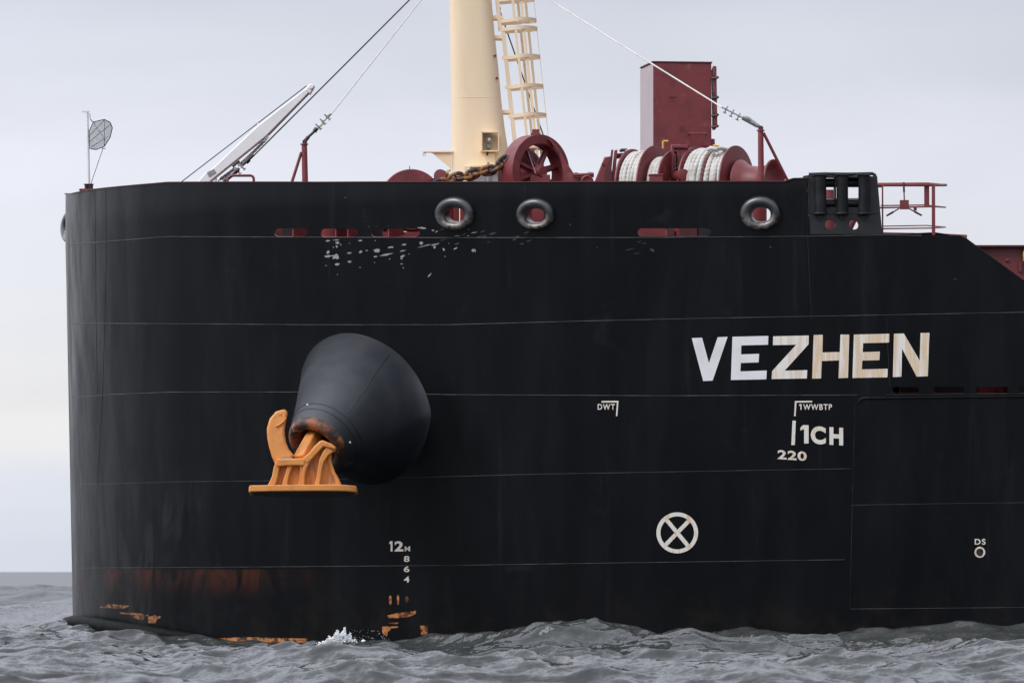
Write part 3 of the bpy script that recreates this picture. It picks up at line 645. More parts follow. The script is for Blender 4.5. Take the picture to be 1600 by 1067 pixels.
# ---- swell at the stem as a tube, hull reflection painted black, yellow line
swell_px = [(107, 973, .03, .9), (114, 970, .09, 1.0), (126, 970, .13, .95), (145, 973, .15, .85), (175, 979, .16, .7), (215, 985, .155, .55), (260, 991, .13, .4), (310, 997, .10, .25), (350, 1002, .05, .1)]
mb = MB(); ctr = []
for px, py, r, o_ in swell_px:
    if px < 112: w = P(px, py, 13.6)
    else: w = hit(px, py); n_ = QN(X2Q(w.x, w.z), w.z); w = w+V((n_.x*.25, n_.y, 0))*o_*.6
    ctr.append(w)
mb.tube(ctr, [q[2] for q in swell_px], n=20); swell_tube = mb.build('dark_bow_swell', 'swell_dark', ship, smooth=80, label='dark wet swell along the bow, hull reflection painted in')
mb = MB(); mb.tube([c+V((0, -q[2]*.93, q[2]*.40-.00)) for c, q in zip(ctr, swell_px)][1:8], [.006, .016, .018, .016, .014, .012, .006], n=6); mb.build('yellow_line', 'yellow_line', swell_tube)
# ------------------------------------------------------------------ anchor hanging from the pocket
def anchor():
    YA = 1.45
    an = empty('anchor', P(475, 772, YA), 'orange stockless anchor with a flat base plate housed against the dark conical pocket', 'anchor')
    Z = lambda x, y: (380+x/5.93, 620+y/5.93)
    pp = lambda l, y: [P(*Z(*q), y) for q in l]
    # tilted base plate
    mb = MB(); a = P(389.5, 769, YA-.25); nrm = V((.02, -.20, 1)).normalized()
    out = [(389.5, -.18), (392, -.34), (440, -.42), (500, -.46), (540, -.42), (557.5, -.26), (558.5, .1), (548, .42), (500, .5), (420, .46), (391, .2)]
    poly = []
    for px, dy in out:
        w = P(px, 770.5, YA); poly.append(V((w.x, YA+dy, w.z-.115*dy-.01)))
    mb.prism(poly, (0, 0, .125)); pl = mb.build('base_plate', 'orange_paint', an, bevel=.018)
    c_ = sum(poly, V((0, 0, 0)))/len(poly); mb = MB(); mb.prism([c_+(q-c_)*.955+V((0, 0, -.006)) for q in poly], (0, 0, .02)); mb.build('underside', 'dark_brown', pl)  # darker brown sheet under the base plate
    # crown body: block with curved sides
    body = [(228, 868), (262, 800), (284, 735), (300, 655), (322, 600), (400, 592), (470, 590), (560, 588), (600, 560), (660, 490), (700, 445), (735, 425), (790, 440), (815, 470), (803, 520), (803, 600), (840, 700), (905, 822), (905, 868)]
    mb = MB(); mb.prism(pp(body, YA-.17), (0, .55, 0)); cr = mb.build('crown', 'orange_grimy', an, bevel=.03)
    def rib(l, w, y0=YA-.30, h=.26, nm='rib'):
        mb = MB(); mb.bar(pp(l, y0+h/2), [q*1.35*mpp(YA)/5.93 for q in w], h, side=None if False else (1, 0, .01)); return mb.build(nm, 'orange_paint', cr, bevel=.02)
    rib([(330, 605), (310, 665), (295, 745), (272, 805), (248, 862)], [40, 40, 40, 46, 58])
    rib([(448, 600), (428, 660), (408, 730), (392, 790), (386, 862)], [44, 34, 30, 34, 44])
    rib([(566, 596), (558, 680), (547, 770), (542, 862)], [70, 44, 36, 60])
    rib([(735, 430), (690, 480), (640, 540), (600, 600), (572, 660), (560, 740), (560, 860)], [50, 44, 36, 30, 26, 22, 22], y0=YA-.34)
    rib([(812, 478), (770, 520), (730, 590), (715, 660), (705, 730), (690, 800), (685, 860)], [60, 46, 36, 30, 30, 34, 44], y0=YA-.32)
    rib([(800, 500), (800, 600), (835, 700), (870, 770), (895, 862)], [26, 24, 24, 30, 50], y0=YA-.2)
    mb = MB(); mb.bar(pp([(312, 612), (400, 606), (480, 604), (575, 604)], YA-.2), .30, [.15, .14, .14, .15], side=(0, 1, 0)); mb.build('collar', 'orange_paint', cr, bevel=.025)
    mb = MB(); mb.bar(pp([(570, 600), (640, 535), (690, 475), (738, 432), (800, 452), (855, 482)], YA-.18), .34, [.14, .13, .14, .14, .10, .05], side=(0, 1, 0)); mb.build('collar', 'orange_paint', cr, bevel=.025)
    mb = MB(); mb.bar(pp([(560, 852), (620, 832), (720, 822), (860, 822), (910, 845)], YA-.28), .2, .05, side=(0, 1, 0)); mb.build('fillet', 'orange_paint', cr, bevel=.015)
    # left fluke: curved horn
    cl = [(395, 600), (345, 520), (318, 440), (305, 370), (302, 300), (318, 230), (350, 175), (400, 128)]
    wd = [195, 168, 158, 160, 160, 150, 120, 44]
    mb = MB(); mb.bar(pp(cl, YA+.0), [q*mpp(YA)/5.93 for q in wd], [.42, .40, .38, .36, .34, .30, .26, .14], side=(1, 0, .25)); f1 = mb.build('fluke', 'orange_paint', an, bevel=.04)
    mb = MB(); mb.bar(pp([(300, 275), (330, 262), (375, 225), (398, 190)], YA-.17), .05, .03, side=(0, 1, 0)); mb.build('fluke_edge', 'orange_paint', f1, bevel=.01)
    # right fluke, farther in, beside the cone
    cl = [(780, 560), (840, 540), (900, 560), (940, 620)]
    mb = MB(); mb.bar(pp([(720, 560), (760, 500), (800, 470), (860, 490)], YA+.28), [.35, .3, .22, .1], .3, side=(1, 0, .3)); mb.build('fluke', 'orange_paint', an, bevel=.04)
    # shank running up into the pocket
    mb = MB(); a = P(*Z(530, 600), YA-.02); b = P(*Z(672, 330), 2.35); c = b+(b-a)*.8
    mb.bar([a, b, c], [.24, .21, .2], [.30, .26, .26], side=(1, 0, .4)); mb.build('shank', 'orange_paint', an, bevel=.03)
    # caked mud in the recesses is part of the casting's surface
    for (x, y, w_, h_) in ((400, 570, 60, 18), (445, 585, 22, 8)):
        mb = MB(); mb.add([P(*Z(x+w_*math.cos(t)*random.uniform(.7, 1.1), y+h_*math.sin(t)*random.uniform(.7, 1.1)), YA-.215) for t in [2*PI*i/14 for i in range(14)]], [tuple(range(14))]); mb.build('mud_stain', 'galvanised', f1, fix=False)
anchor()

# ------------------------------------------------------------------ jackstaff and anchor ball
b = P(138, 297, 14.2)
js = empty('jackstaff', b, 'thin white pole on a red plate at the very tip of the bow', 'pole')
mb = MB(); mb.tube([P(138.6, 298, 14.2), P(137.4, 230, 14.2), P(136, 175, 14.2)], [.036, .033, .028], n=12); mb.build('pole', 'white_paint', js)
mb = MB(); mb.box(P(138, 297, 14.2), (.36, .36, .035)); mb.box(P(130, 297.5, 14.2), (.16, .3, .03)); mb.build('foot_plate', 'red_paint', js)
mb = MB(); mb.bar([P(128.5, 174.5, 14.2), P(140, 174.8, 14.2)], .06, .03); mb.tube([P(135.5, 178, 14.2), P(141.5, 178.5, 14.2)], .012); mb.tube([P(140, 178, 14.2), P(140, 185, 14.2)], .02); mb.build('truck', 'white_paint', js)
mb = MB()
for x in (135.2, 142.3): mb.lathe(P(x, 294.5, 14.1), (0, 0, 1), [(-.06, .045), (.07, .045), (.08, .06), (.1, .06)], 12)
mb.build('bollard_pin', 'black_steel', js)
def anchor_ball():
    o = empty('anchor_ball', P(160, 212, 14.2), 'folded black mesh signal ball hoisted beside the white bow pole', 'signal shape')
    c = P(157.5, 211, 14.2); m = mpp(14.2); out = [(139.5, 232), (139, 206), (146, 191), (163, 187), (172, 191.5), (175.5, 200), (172, 215), (163, 229), (150, 234), (143, 233)]
    def pt(px, py, k=1.0):
        d = math.hypot(px-157.5, py-211)/26; return P(px, py, 14.2-k*.16*max(0, 1-d*d))
    for s_ in (1, -1):
        mb = MB(); l = [P(*q, 14.2) for q in out]; 
        if s_ == 1: mb.tube(l, .011, n=6, closed=True); mb.build('rim', 'black_wire', o)
        # netting: fine lines both ways
        net = MB()
        def clip(a, b_):
            seg = [(a[0]+(b_[0]-a[0])*t/40, a[1]+(b_[1]-a[1])*t/40) for t in range(41)]; seg = [q for q in seg if inpoly(q, out)]
            if len(seg) > 2: net.tube([pt(*q, s_) for q in seg[::3]+[seg[-1]]], .0026, n=3, cap=False)
        for k in range(-44, 45):
            d = k*1.3
            clip((157.5+d-20, 211-40+random.uniform(-.3, .3)), (157.5+d+14, 211+40)); clip((157.5-40, 211+d+16), (157.5+40, 211+d-16))
        net.build('netting', 'black_wire', o, smooth=0)
        mb = MB()
        for a, b_ in (((146, 191), (166, 222)), ((139.5, 222), (171, 196)), ((141, 231), (168, 214)), ((140, 212), (163, 188)), ((163, 187), (163, 229))):
            mb.tube([pt(a[0]+(b_[0]-a[0])*t/8, a[1]+(b_[1]-a[1])*t/8, s_) for t in range(9)], .006, n=4)
        mb.build('hoop', 'black_wire', o)
    mb = MB(); mb.tube([P(141, 186, 14.2), P(144, 190, 14.2), P(147, 191.5, 14.2)], .01); mb.build('lashing', 'black_wire', o); mb = MB(); mb.tube([P(161, 232, 14.2), P(140.5, 292, 14.2)], .007); mb.tube([P(159, 231.5, 14.2), P(165, 232.8, 14.2)], .008); mb.build('halyard', 'black_wire', o)
anchor_ball()

# ------------------------------------------------------------------ white boom with topping wire and stowed chain
def boom():
    Y = 9.0; o = empty('cargo_boom', P(330, 283, Y), 'white tapered boom raised at an angle above the forward rail', 'boom')
    mb = MB(); A = P(318, 289, Y); Bp = P(487, 137, Y); d = (Bp-A).normalized(); nn = V((-d.z, 0, d.x)); m = mpp(Y)
    L0 = [P(309, 284, Y), P(321, 270, Y), P(326, 269, Y), P(402, 197, Y), P(477, 139, Y), P(484, 131.5, Y), P(491, 134, Y), P(489, 140, Y), P(481, 147, Y), P(415, 214, Y), P(328, 284, Y), P(322, 290, Y), P(312, 290, Y)]
    mb.prism(L0, (0, .34, 0)); bo = mb.build('jib', 'white_paint', o, bevel=.02)
    mb = MB(); mb.prism([P(323, 270, Y-.012), P(334, 264, Y-.012), P(338, 270, Y-.012), P(327, 277, Y-.012)], (0, .008, 0)); mb.build('name_plate', 'galvanised', bo)
    mb = MB(); mb.prism([P(478, 140, Y-.02), P(484, 130.5, Y-.02), P(491.5, 134, Y-.02), P(484, 147, Y-.02)], (0, .38, 0)); mb.lathe(P(486, 136, Y-.05), (0, 1, 0), [(0, .05), (.46, .05)], 12); mb.build('head', 'white_paint', bo, bevel=.01)
    mb = MB(); mb.tube([P(479, 134.5, Y+.1), P(402, 193.5, Y+.1), P(284, 284, Y+.1)], .012, n=6); mb.tube([P(482, 148, Y+.1), P(420, 212, Y+.1)], .01, n=6); mb.build('topping_wire', 'black_wire', o)
    mb = MB(); mb.tube([P(400, 190.5, Y+.1), P(406, 197, Y+.1)], .02); mb.tube([P(398, 191, Y+.1), P(403, 190, Y+.1)], .015); mb.build('wire_guide', 'white_paint', bo)
    mb = MB(); mb.box(P(415.5, 215, Y+.1), (.09, .12, .1), R=Matrix.Rotation(.7, 3, 'Y')); mb.tube([P(410, 212, Y+.1), P(414, 214, Y+.1)], .02); mb.build('chain_lug', 'white_paint', bo)
    mb = MB(); mb.tube([P(333, 277, Y+.1), P(337, 283, Y+.1)], .012); mb.tube([P(337, 276, Y+.1), P(339, 283, Y+.1)], .012); mb.build('bracket', 'white_paint', bo)
    # hanging chain stowed along the boom
    mb = MB(); a = P(343, 281, Y-.05); b = P(414, 219.5, Y-.05); N = 30
    for i in range(N):
        t = (i+.5)/N; c = a.lerp(b, t)+V((0, 0, -.05*math.sin(PI*t))); dd = (b-a).normalized(); s_, u = frame(dd)
        if 10 <= i <= 12: continue
        q = u if i % 2 else s_
        mb.tube([c+dd*.055*math.cos(k*PI/5)+q*.026*math.sin(k*PI/5) for k in range(10)], .010, n=6, closed=True)
    mb.tube([P(363, 260.5, Y-.05), P(374, 251.5, Y-.05)], .03, n=8)
    tag(mb.build('hanging_chain', 'black_steel', loc=P(377, 250, Y)), 'thin black chain slung under the raised white boom', 'chain')
boom()
# small red pipe handrail beside the boom foot
mb = MB(); Y = 6.5; mb.tube([P(354, 290, Y), P(356, 279, Y), P(360, 275.5, Y), P(366, 274.6, Y), P(392, 274.6, Y), P(395, 276, Y), P(396.5, 279, Y), P(396.5, 290, Y)], .028, n=10)
tag(mb.build('handrail', 'red_paint', loc=P(375, 288, Y)), 'low red pipe hoop rail below the white boom', 'handrail')

# ------------------------------------------------------------------ stay posts
def stay_post(pts, bl, br, Y, label, yb):
    (tx, ty), (bx, by) = pts
    o = empty('stay_post', P(bx, by+86, Y), label, 'post', 'red posts anchoring the mast stays')
    m = mpp(Y); mb = MB(); mb.tube([P(bx, by+86, Y), P(tx, ty, Y)], [5.2*m, 4.4*m], n=16); mb.build('post', 'red_paint', o)
    mb = MB(); mb.lathe(P(tx, ty, Y), (0, 0, 1), [(-.01, 6.2*m), (.015, 6.2*m)], 20); mb.build('cap', 'red_paint', o)
    mb = MB(); mb.tube([P(bl[0], bl[1], Y+yb), P(br[0], br[1], Y)], 2.4*m, n=12); mb.build('brace', 'red_paint', o)
    mb = MB(); mb.box(P(tx+.5, ty-3, Y), (.05, .09, .11)); mb.lathe(P(tx+.5, ty-4, Y-.06), (0, 1, 0), [(0, .05), (.12, .05)], 14); mb.build('eye', 'dark_red_paint', o)
stay_post([(475.5, 226), (478.5, 285)], (440, 335), (471, 238), 6.4, 'red stay post with a raked brace, between the white boom and the mast', 0)
stay_post([(1188.5, 204.5), (1190, 283)], (1262, 345), (1193, 208), 2.8, 'red stay post with a raked brace, beside the warping drum and roller frame', .3)
# mast stays
def stay(name, p0, y0, p1, y1, r, m, label, clampat=(), end=None, group='wire stays of the mast'):
    a = P(*p0, y0); b = P(*p1, y1); o = empty(name, a, label, 'wire stay', group)
    d = (b-a).normalized(); L = (b-a).length; mb = MB(); mb.tube([a, a.lerp(b, .5)-V((0, 0, .0006*L*L*.1)), b], r, n=8); mb.build('wire', m, o)
    return o, a, d
def turnbuckle(o, pts, Y, m='galvanised', clips=(), dbl=True):
    mb = MB()
    for a, b, r in pts: mb.tube([P(*a, Y), P(*b, Y)], r, n=8)
    mb.build('turnbuckle', m, o)
    for c in clips:
        d = V((c[2], 0, c[3])).normalized(); s_ = V((-d.z, 0, d.x)); w = P(c[0], c[1], Y); mb = MB()
        mb.tube([w-s_*.075, w+s_*.075], .017, n=6); mb.tube([w-s_*.075-d*.03, w-s_*.075+d*.04], .014, n=6); mb.box(w, (.05, .06, .05)); mb.build('wire_clip', 'galvanised', o)
MT = 14.6
o, a, d = stay('mast_stay', (514, 183), 6.4, (742, -107), MT, .014, 'white_wire', 'pale wire stay rising from the red post left of the mast')
turnbuckle(o, [((475.5, 222), (482, 214), .04), ((482, 214), (492, 205), .028), ((491, 206), (495, 200.5), .045)], 6.4, 'black_steel')
turnbuckle(o, [((493, 203), (516, 179), .02), ((495, 201.5), (505, 192), .03), ((512, 181), (517, 177.5), .035)], 6.4, 'white_wire', clips=[(497, 198, 1, 1), (504, 190, 1, 1), (511, 183, 1, 1)])
o, a, d = stay('mast_stay', (388, 252), 8.2, (713, -73), MT, .016, 'black_wire', 'dark wire stay running up past the white boom head')
turnbuckle(o, [((349, 284), (362, 274), .045), ((362, 274), (374, 263), .028), ((366, 270), (373, 265), .05), ((376, 261), (388, 250), .03), ((384, 254), (389, 249), .055), ((388, 250), (396, 242), .035)], 8.2, 'black_steel', clips=[(371, 268, 1, 1), (378, 261, 1, 1)])
o, a, d = stay('mast_stay', (1128, 168), 2.8, (762, -60.5), MT, .016, 'white_wire', 'pale wire stay crossing in front of the red vent house')
turnbuckle(o, [((1188, 201), (1184, 196), .035), ((1184, 197), (1160, 184), .045), ((1172, 188.5), (1164, 185), .055), ((1160, 184), (1128, 168), .014), ((1166, 184), (1180, 192.5), .03)], 2.8, 'galvanised', clips=[(1134.5, 171, 1, -.5), (1144, 176.5, 1, -.5), (1154, 182, 1, -.5)])
o, a, d = stay('mast_stay', (875, 286), 22, (765, -28), MT, .016, 'black_wire', 'dark wire stay seen through the ladder cage behind the mast')

# ------------------------------------------------------------------ foremast
def mast():
    Y = 14.9; o = empty('foremast', P(745, 372, Y), 'tall cream steel mast tapering upward from the forecastle deck', 'mast')
    rows = [(380, 708, 806), (284, 707, 800.5), (262, 706.5, 798), (235, 706, 794), (200, 705.6, 788.5), (155, 705, 783), (110, 704.3, 779), (50, 703.2, 772.5), (0, 702.5, 768), (-100, 701, 758), (-230, 700, 745)]
    vs = []; N = 40; e = 3.2
    for py, l, r in rows:
        a = P(l, py, Y); b = P(r, py, Y); c = (a+b)/2; rx = (b.x-a.x)/2
        for k in range(N):
            t = 2*PI*k/N; f = lambda q: math.copysign(abs(q)**(2/e), q); vs.append(c+V((rx*f(math.cos(t)), .46*f(math.sin(t)), 0)))
    m = len(rows); mb = MB(); mb.add(vs, [(i*N+k, i*N+(k+1) % N, (i+1)*N+(k+1) % N, (i+1)*N+k) for i in range(m-1) for k in range(N)]+[tuple(range((m-1)*N, m*N))]); mb.build('mast_post', 'cream_paint', o, smooth=50)
    c = (P(705, 155.5, Y)+P(783, 155.5, Y))/2; mb = MB(); f = lambda q: math.copysign(abs(q)**(2/e), q); mb.tube([c+V((.552*f(math.cos(t)), .461*f(math.sin(t)), 0)) for t in [2*PI*k/60 for k in range(60)]], .005, n=5, closed=True); mb.build('weld_ring', 'cream_paint', o)
    yf = Y-.46
    # recessed lamp box
    mb = MB(); x0, x1, y0, y1 = 752, 779.5, 207, 237; d = .3
    pf = lambda x, y, dy: P(x, y, yf-dy)
    mb.box((pf(765.7, 207.5, d/2)), (27.5*mpp(yf), d, .025)); mb.box(pf(765.5, 236.5, d/2-.02), (30*mpp(yf), d*.8, .02)); mb.box(pf(753, 222, d/2), (.02, d, 29*mpp(yf))); mb.box(pf(779, 222, d/2), (.02, d, 29*mpp(yf))); mb.build('lamp_box', 'cream_paint', o)
    mb = MB(); mb.box(pf(765, 252, .03), (18*mpp(yf), .05, 24*mpp(yf))); mb.build('cable_trunk', 'cream_paint', o, bevel=.01)
    lp = empty('signal_lamp', pf(764, 219, .1), 'small grey round signal lamp in the box on the mast front', 'lamp')
    mb = MB(); mb.lathe(pf(764.5, 218, .02), (0, -1, 0), [(0, .05), (.06, .075), (.16, .082), (.17, .07), (.15, .045), (.15, .0)], 28); mb.build('lamp_head', 'lamp_grey', lp)
    mb = MB(); mb.lathe(pf(764.5, 218, .175), (0, -1, 0), [(0, .036), (.02, .03), (.028, 0)], 20); mb.build('lens', 'white_paint', lp)
    mb = MB(); mb.box(pf(764, 229, .1), (.10, .12, .09)); mb.build('junction_box', 'lamp_grey', lp, bevel=.012)
    mb = MB(); mb.tube([pf(763, 234, .1), pf(762.5, 238, .12), pf(761.5, 240, .1), pf(761, 243, .09)], [.022, .012, .02, .022]); mb.build('cable', 'black_wire', lp)
    # bracket arm on the left
    mb = MB(); mb.box(P(684, 237.5, yf+.2), (46*mpp(Y), .09, .045)); mb.build('arm', 'cream_paint', o, bevel=.008)
    mb = MB(); mb.prism([P(674, 238.5, yf+.2), P(706, 238.5, yf+.2), P(706, 265, yf+.2)], (0, .012, 0)); mb.build('gusset', 'cream_paint', o)
    mb = MB(); mb.tube([P(663+2.2*math.cos(t), 241.5+2.2*math.sin(t), yf+.2) for t in [k*PI/5 for k in range(10)]], .006, closed=True, n=5); mb.build('ring', 'galvanised', o)
    # base locker with dark eyebrow
    mb = MB(); mb.prism([P(725, 259, yf-.5), P(798, 257, yf-.5), P(800, 300, yf-.5), P(725, 300, yf-.5)], (0, .55, 0)); mb.build('base_locker', 'cream_paint', o, bevel=.01)
    mb = MB(); mb.prism([P(734, 259, yf-.62), P(782, 258, yf-.62), P(782, 260.5, yf-.62), P(734, 261.5, yf-.62)], (0, .11, 0)); mb.cur = 0; mb.build('eyebrow', 'cream_paint', o)
    mb = MB(); mb.prism([P(735, 262, yf-.506), P(760, 262, yf-.506), P(760, 300, yf-.506), P(735, 300, yf-.506)], (0, .004, 0)); mb.prism([P(766, 263, yf-.506), P(778, 263, yf-.506), P(778, 300, yf-.506), P(766, 300, yf-.506)], (0, .004, 0)); mb.build('locker_door', 'galvanised', o)
    mb = MB(); mb.box(P(763, 278, yf-.53), (.05, .05, .7)); mb.build('door_post', 'lamp_grey', o)
    mb = MB()
    for px, py in ((775.5, 88), (778.5, 123)): mb.lathe(P(px-2, py, yf+.12), (0, -1, .2), [(0, .03), (.03, .03)], 10)
    mb.build('rust_spot', 'rust_bright', o)
    mb = MB(); mb.box(P(728, -232, Y), (2.2, 2.0, .06)); mb.lathe(P(722, -240, Y), (0, 0, 1), [(0, .12), (.1, .14), (.3, .14), (.36, .05)], 20); mb.build('top_platform', 'cream_paint', o)
mast()
def ladder():
    Y = 14.9; o = empty('caged_ladder', P(803, 300, Y), 'cream caged ladder climbing the right side of the mast', 'ladder')
    def ax(py): return P(781+24.5*(py)/233, py, Y)
    tops, bot = -235, 300; up = (ax(0)-ax(233)).normalized()
    for s_ in (-1, 1):
        mb = MB(); mb.bar([ax(bot)+V((0, s_*.24, 0)), ax(47)+V((0, s_*.24, 0))], .085, .03, side=(1, 0, 0)); mb.build('stile', 'cream_paint', o, bevel=.004)
        mb = MB(); off = V((-.06, 0, 0)); mb.bar([ax(47)+V((0, s_*.24, 0))+off, ax(tops)+V((0, s_*.24, 0))+off], .085, .03, side=(1, 0, 0)); mb.build('stile', 'cream_paint', o, bevel=.004)
    py = bot; k = 0
    mb = MB(); q = ax(bot); n = 0
    while q.z < ax(tops).z: mb.tube([q+V((-.01, -.24, 0)), q+V((-.01, .24, 0))], .013, n=8); q = q+up*.32
    mb.build('rungs', 'cream_paint', o)
    def hoop(py, nm='hoop'):
        c = ax(py); W_ = 53*mpp(Y); R = .36; pts = [c+V((-.05, -.24, -.0))]
        pts += [c+V((.16, -.27, .02)), c+V((.32, -.36, .035))]
        pts += [c+V((W_-R+R*math.cos(t), R*math.sin(t), .055)) for t in [(-PI/2+PI*i/14) for i in range(15)]] + [c+V((.32, .36, .035)), c+V((.16, .27, .02)), c+V((-.05, .24, 0))]
        pts = [q_+V((.17*(q_.y-Y), 0, 0)) for q_ in pts]; mb = MB(); mb.bar(pts, .08, .014, side=(0, 0, 1)); mb.build(nm, 'cream_paint', o); return pts
    H = [-225, -180, -130, -85, -45, 3, 36, 49, 93, 139, 184, 232]
    for h in H: hoop(h)
    def straps(pa, pb):
        W_ = 53*mpp(Y); R = .35
        for t, w in ((-2.0, .06), (-1.25, .06), (0, .06), (1.25, .06), (2.0, .06)):
            off = V((W_-R+R*math.cos(t), R*math.sin(t)*1.0, .055)) if abs(t) < 1.5 else V((.34, .36*(1 if t > 0 else -1), .03))
            if abs(t) == 1.25: off = V((W_-.24, .31*(1 if t > 0 else -1), .05))
            off = off+V((.17*off.y, 0, 0)); mb = MB(); mb.bar([ax(pa)+off, ax(pb)+off], .012 if t == 0 else .06, .06 if t == 0 else .012, side=(1, 0, 0)); mb.build('cage_strap', 'cream_paint', o)
    straps(49, 300); straps(-225, 36)
    for py in (29, 60, 176, -60, -150):
        for s_ in (-1, 1):
            c = ax(py); mb = MB(); mb.bar([c+V((-.28, s_*.2, 0)), c+V((.03, s_*.25, 0))], .07, .02, side=(0, 0, 1)); mb.build('wall_bracket', 'cream_paint', o)
    # lower ring plate seen through the gear wheel
    mb = MB(); c = P(828, 232, Y); mb.lathe(c, (0, 0, 1), [(-.02, .38), (.02, .38)], 30); mb.build('landing', 'cream_paint', o)
ladder()

# ------------------------------------------------------------------ red vent house
def vent():
    Y = 9.0; o = empty('vent_house', P(1060, 372, Y), 'tall dark red vent house with hinged side door standing behind the winches', 'ventilator')
    a = P(1021, 98, Y); b = P(1111.5, 98.5, Y+.15); a.z = b.z = P(1060, 98, Y).z; back = V((-.02, 1.5, 0))
    c = P(1001, 108, Y+1.3); d1 = V((c.x, c.y, a.z)); e = V((b.x-.1, c.y+.35, a.z)); zb = 7.9
    poly = [a, b, e, d1]
    def quad(p, q, m, nm, off=0):
        n = (q-p).cross(V((0, 0, 1))).normalized()
        mb = MB(); mb.prism([p, q, V((q.x, q.y, zb)), V((p.x, p.y, zb))], n*-.03 if off == 0 else n*off); return mb.build(nm, m, o)
    mb = MB(); mb.prism([V((p.x, p.y, zb)) for p in poly], (0, 0, a.z-zb)); mb.build('casing', 'red_paint', o, bevel=.012)
    f = (d1-a); mb = MB(); n = V((-f.y, f.x, 0)).normalized(); n = n if n.x < 0 else -n
    mb.prism([a+n*.004+V((0, 0, -.03)), d1+n*.004+V((0, 0, -.03)), V((d1.x, d1.y, zb))+n*.004, V((a.x, a.y, zb))+n*.004], n*.006); mb.build('side_sheen', 'grey_side', o, label='forward side of the casing with its grey sheen painted in')  # pale sheet puts the sheen of the lit side into the colour
    cx = (a.x+b.x)/2; mb = MB(); mb.prism([p+V((.02 if p.x > cx else -.02, -.02 if p.y < Y+.5 else .02, .003)) for p in poly], (0, 0, .025)); mb.build('roof', 'dark_red_paint', o)
    # door on the right, edge on
    mb = MB(); mb.prism([P(1114, 103, Y+.1), P(1119.5, 104, Y+.1), P(1121, 197, Y+.1), P(1115.5, 197.5, Y+.1)], (0, 1.0, 0)); dr = mb.build('door', 'red_paint', o, bevel=.012)
    for y in (120, 151, 178.5, 196):
        mb = MB(); mb.tube([P(1112, y+3, Y+.05), P(1120.5, y+2, Y+.03), P(1122.5, y, Y+.03)], .028, n=8); mb.tube([P(1114, y-6, Y+.06), P(1119, y, Y+.03)], .015, n=6); mb.build('door_dog', 'dark_red_paint' if y != 151 else 'black_steel', dr)
    mb = MB(); mb.tube([P(1047, 151, Y-.01), P(1047.5, 152, Y-.12), P(1056.5, 151.5, Y-.12)], .018, n=8); mb.build('handle', 'dark_red_paint', o)
    mb = MB(); mb.tube([P(1076.5, 212, Y-.01), P(1077, 209, Y-.14), P(1103, 209, Y-.14), P(1103.5, 212, Y-.01)], .02, n=8); mb.build('grab_rail', 'red_paint', o)
    mb = MB()
    for x, y in ((1066.5, 200.5),): mb.prism([P(x-3, y-4, Y-.02), P(x+2, y-4, Y-.02), P(x+3, y+4, Y-.02), P(x-2, y+4, Y-.02)], (0, .02, 0))
    mb.build('padeye', 'dark_red_paint', o)
    for x in (1074, 1104):
        mb = MB(); mb.prism([P(x-5, 228, Y-.06), P(x-4, 221, Y-.06), P(x+2, 220, Y-.06), P(x+5, 228, Y-.06)], (0, .06, 0)); mb.build('clip', 'red_paint', o)
    mb = MB(); mb.prism([P(1112, 217, Y+.2), P(1117, 217.5, Y+.2), P(1117, 236, Y+.2), P(1112, 236, Y+.2)], (0, .5, 0)); mb.build('vent_flap', 'red_paint', o)
vent()
# yellow crank handles standing near the winches
def crank(px, py, Y, label):
    mb = MB(); mb.tube([P(px, py+18, Y), P(px, py+1, Y), P(px+1, py, Y), P(px+8, py-.2, Y)], .022, n=8); tag(mb.build('crank_handle', 'yellow_paint', loc=P(px, py+18, Y)), label, 'handle')
crank(1036, 221, 6.4, 'yellow bent crank handle in front of the vent house foot')
mb = MB(); mb.tube([P(1114, 229, 6.2), P(1118, 228, 6.2), P(1124, 229, 6.2)], .03, n=8); tag(mb.build('yellow_lever', 'yellow_paint', loc=P(1118, 229, 6.2)), 'short yellow lever above the right rope drum', 'lever')

# ------------------------------------------------------------------ mooring winches with their ropes
def rope(o, ax, t0, t1, R, name, label, turns, seed=0, layers=0):
    random.seed(seed); mb = MB(); w = (t1-t0)/turns; rr = w*.56; s_, u = frame(ax); n = 420; m = 12
    vs = []; fs = []
    for i in range(turns):
        tc = t0+w*(i+.5); base = len(vs); Rk = R-rr+random.uniform(-.022, .012); ph = random.random()*6
        for a in range(n):
            th = 2*PI*a/n; rad = (s_*math.cos(th)+u*math.sin(th)); wob = .012*math.sin(th*2+ph)+.006*math.sin(th*5+ph)
            for k in range(m):
                c = 2*PI*k/m; q = rr*(1+.10*math.sin(3*c+th*46)); vs.append(o+ax*(tc+wob+q*math.cos(c))+rad*(Rk+q*math.sin(c)))
        for a in range(n):
            b_ = (a+1) % n
            for k in range(m): fs.append((base+a*m+k, base+a*m+(k+1) % m, base+b_*m+(k+1) % m, base+b_*m+k))
    mb.add(vs, fs); mb.lathe(o, ax, [(t0, R-rr*1.3), (t1, R-rr*1.3)], 48)
    return tag(mb.build(name, 'rope_fibre', smooth=180, fix=False, loc=o+ax*((t0+t1)/2)), label, 'rope', 'white mooring ropes wound on the winch drums')
PHI = math.radians(30); AX = V((math.cos(PHI), -math.sin(PHI), 0))
def flange(mb, O, t, R, th=.03): mb.lathe(O, AX, [(t-th, R*.98), (t-th, R), (t, R), (t+.004, R*.985), (t+.004, R*.2)], 72)
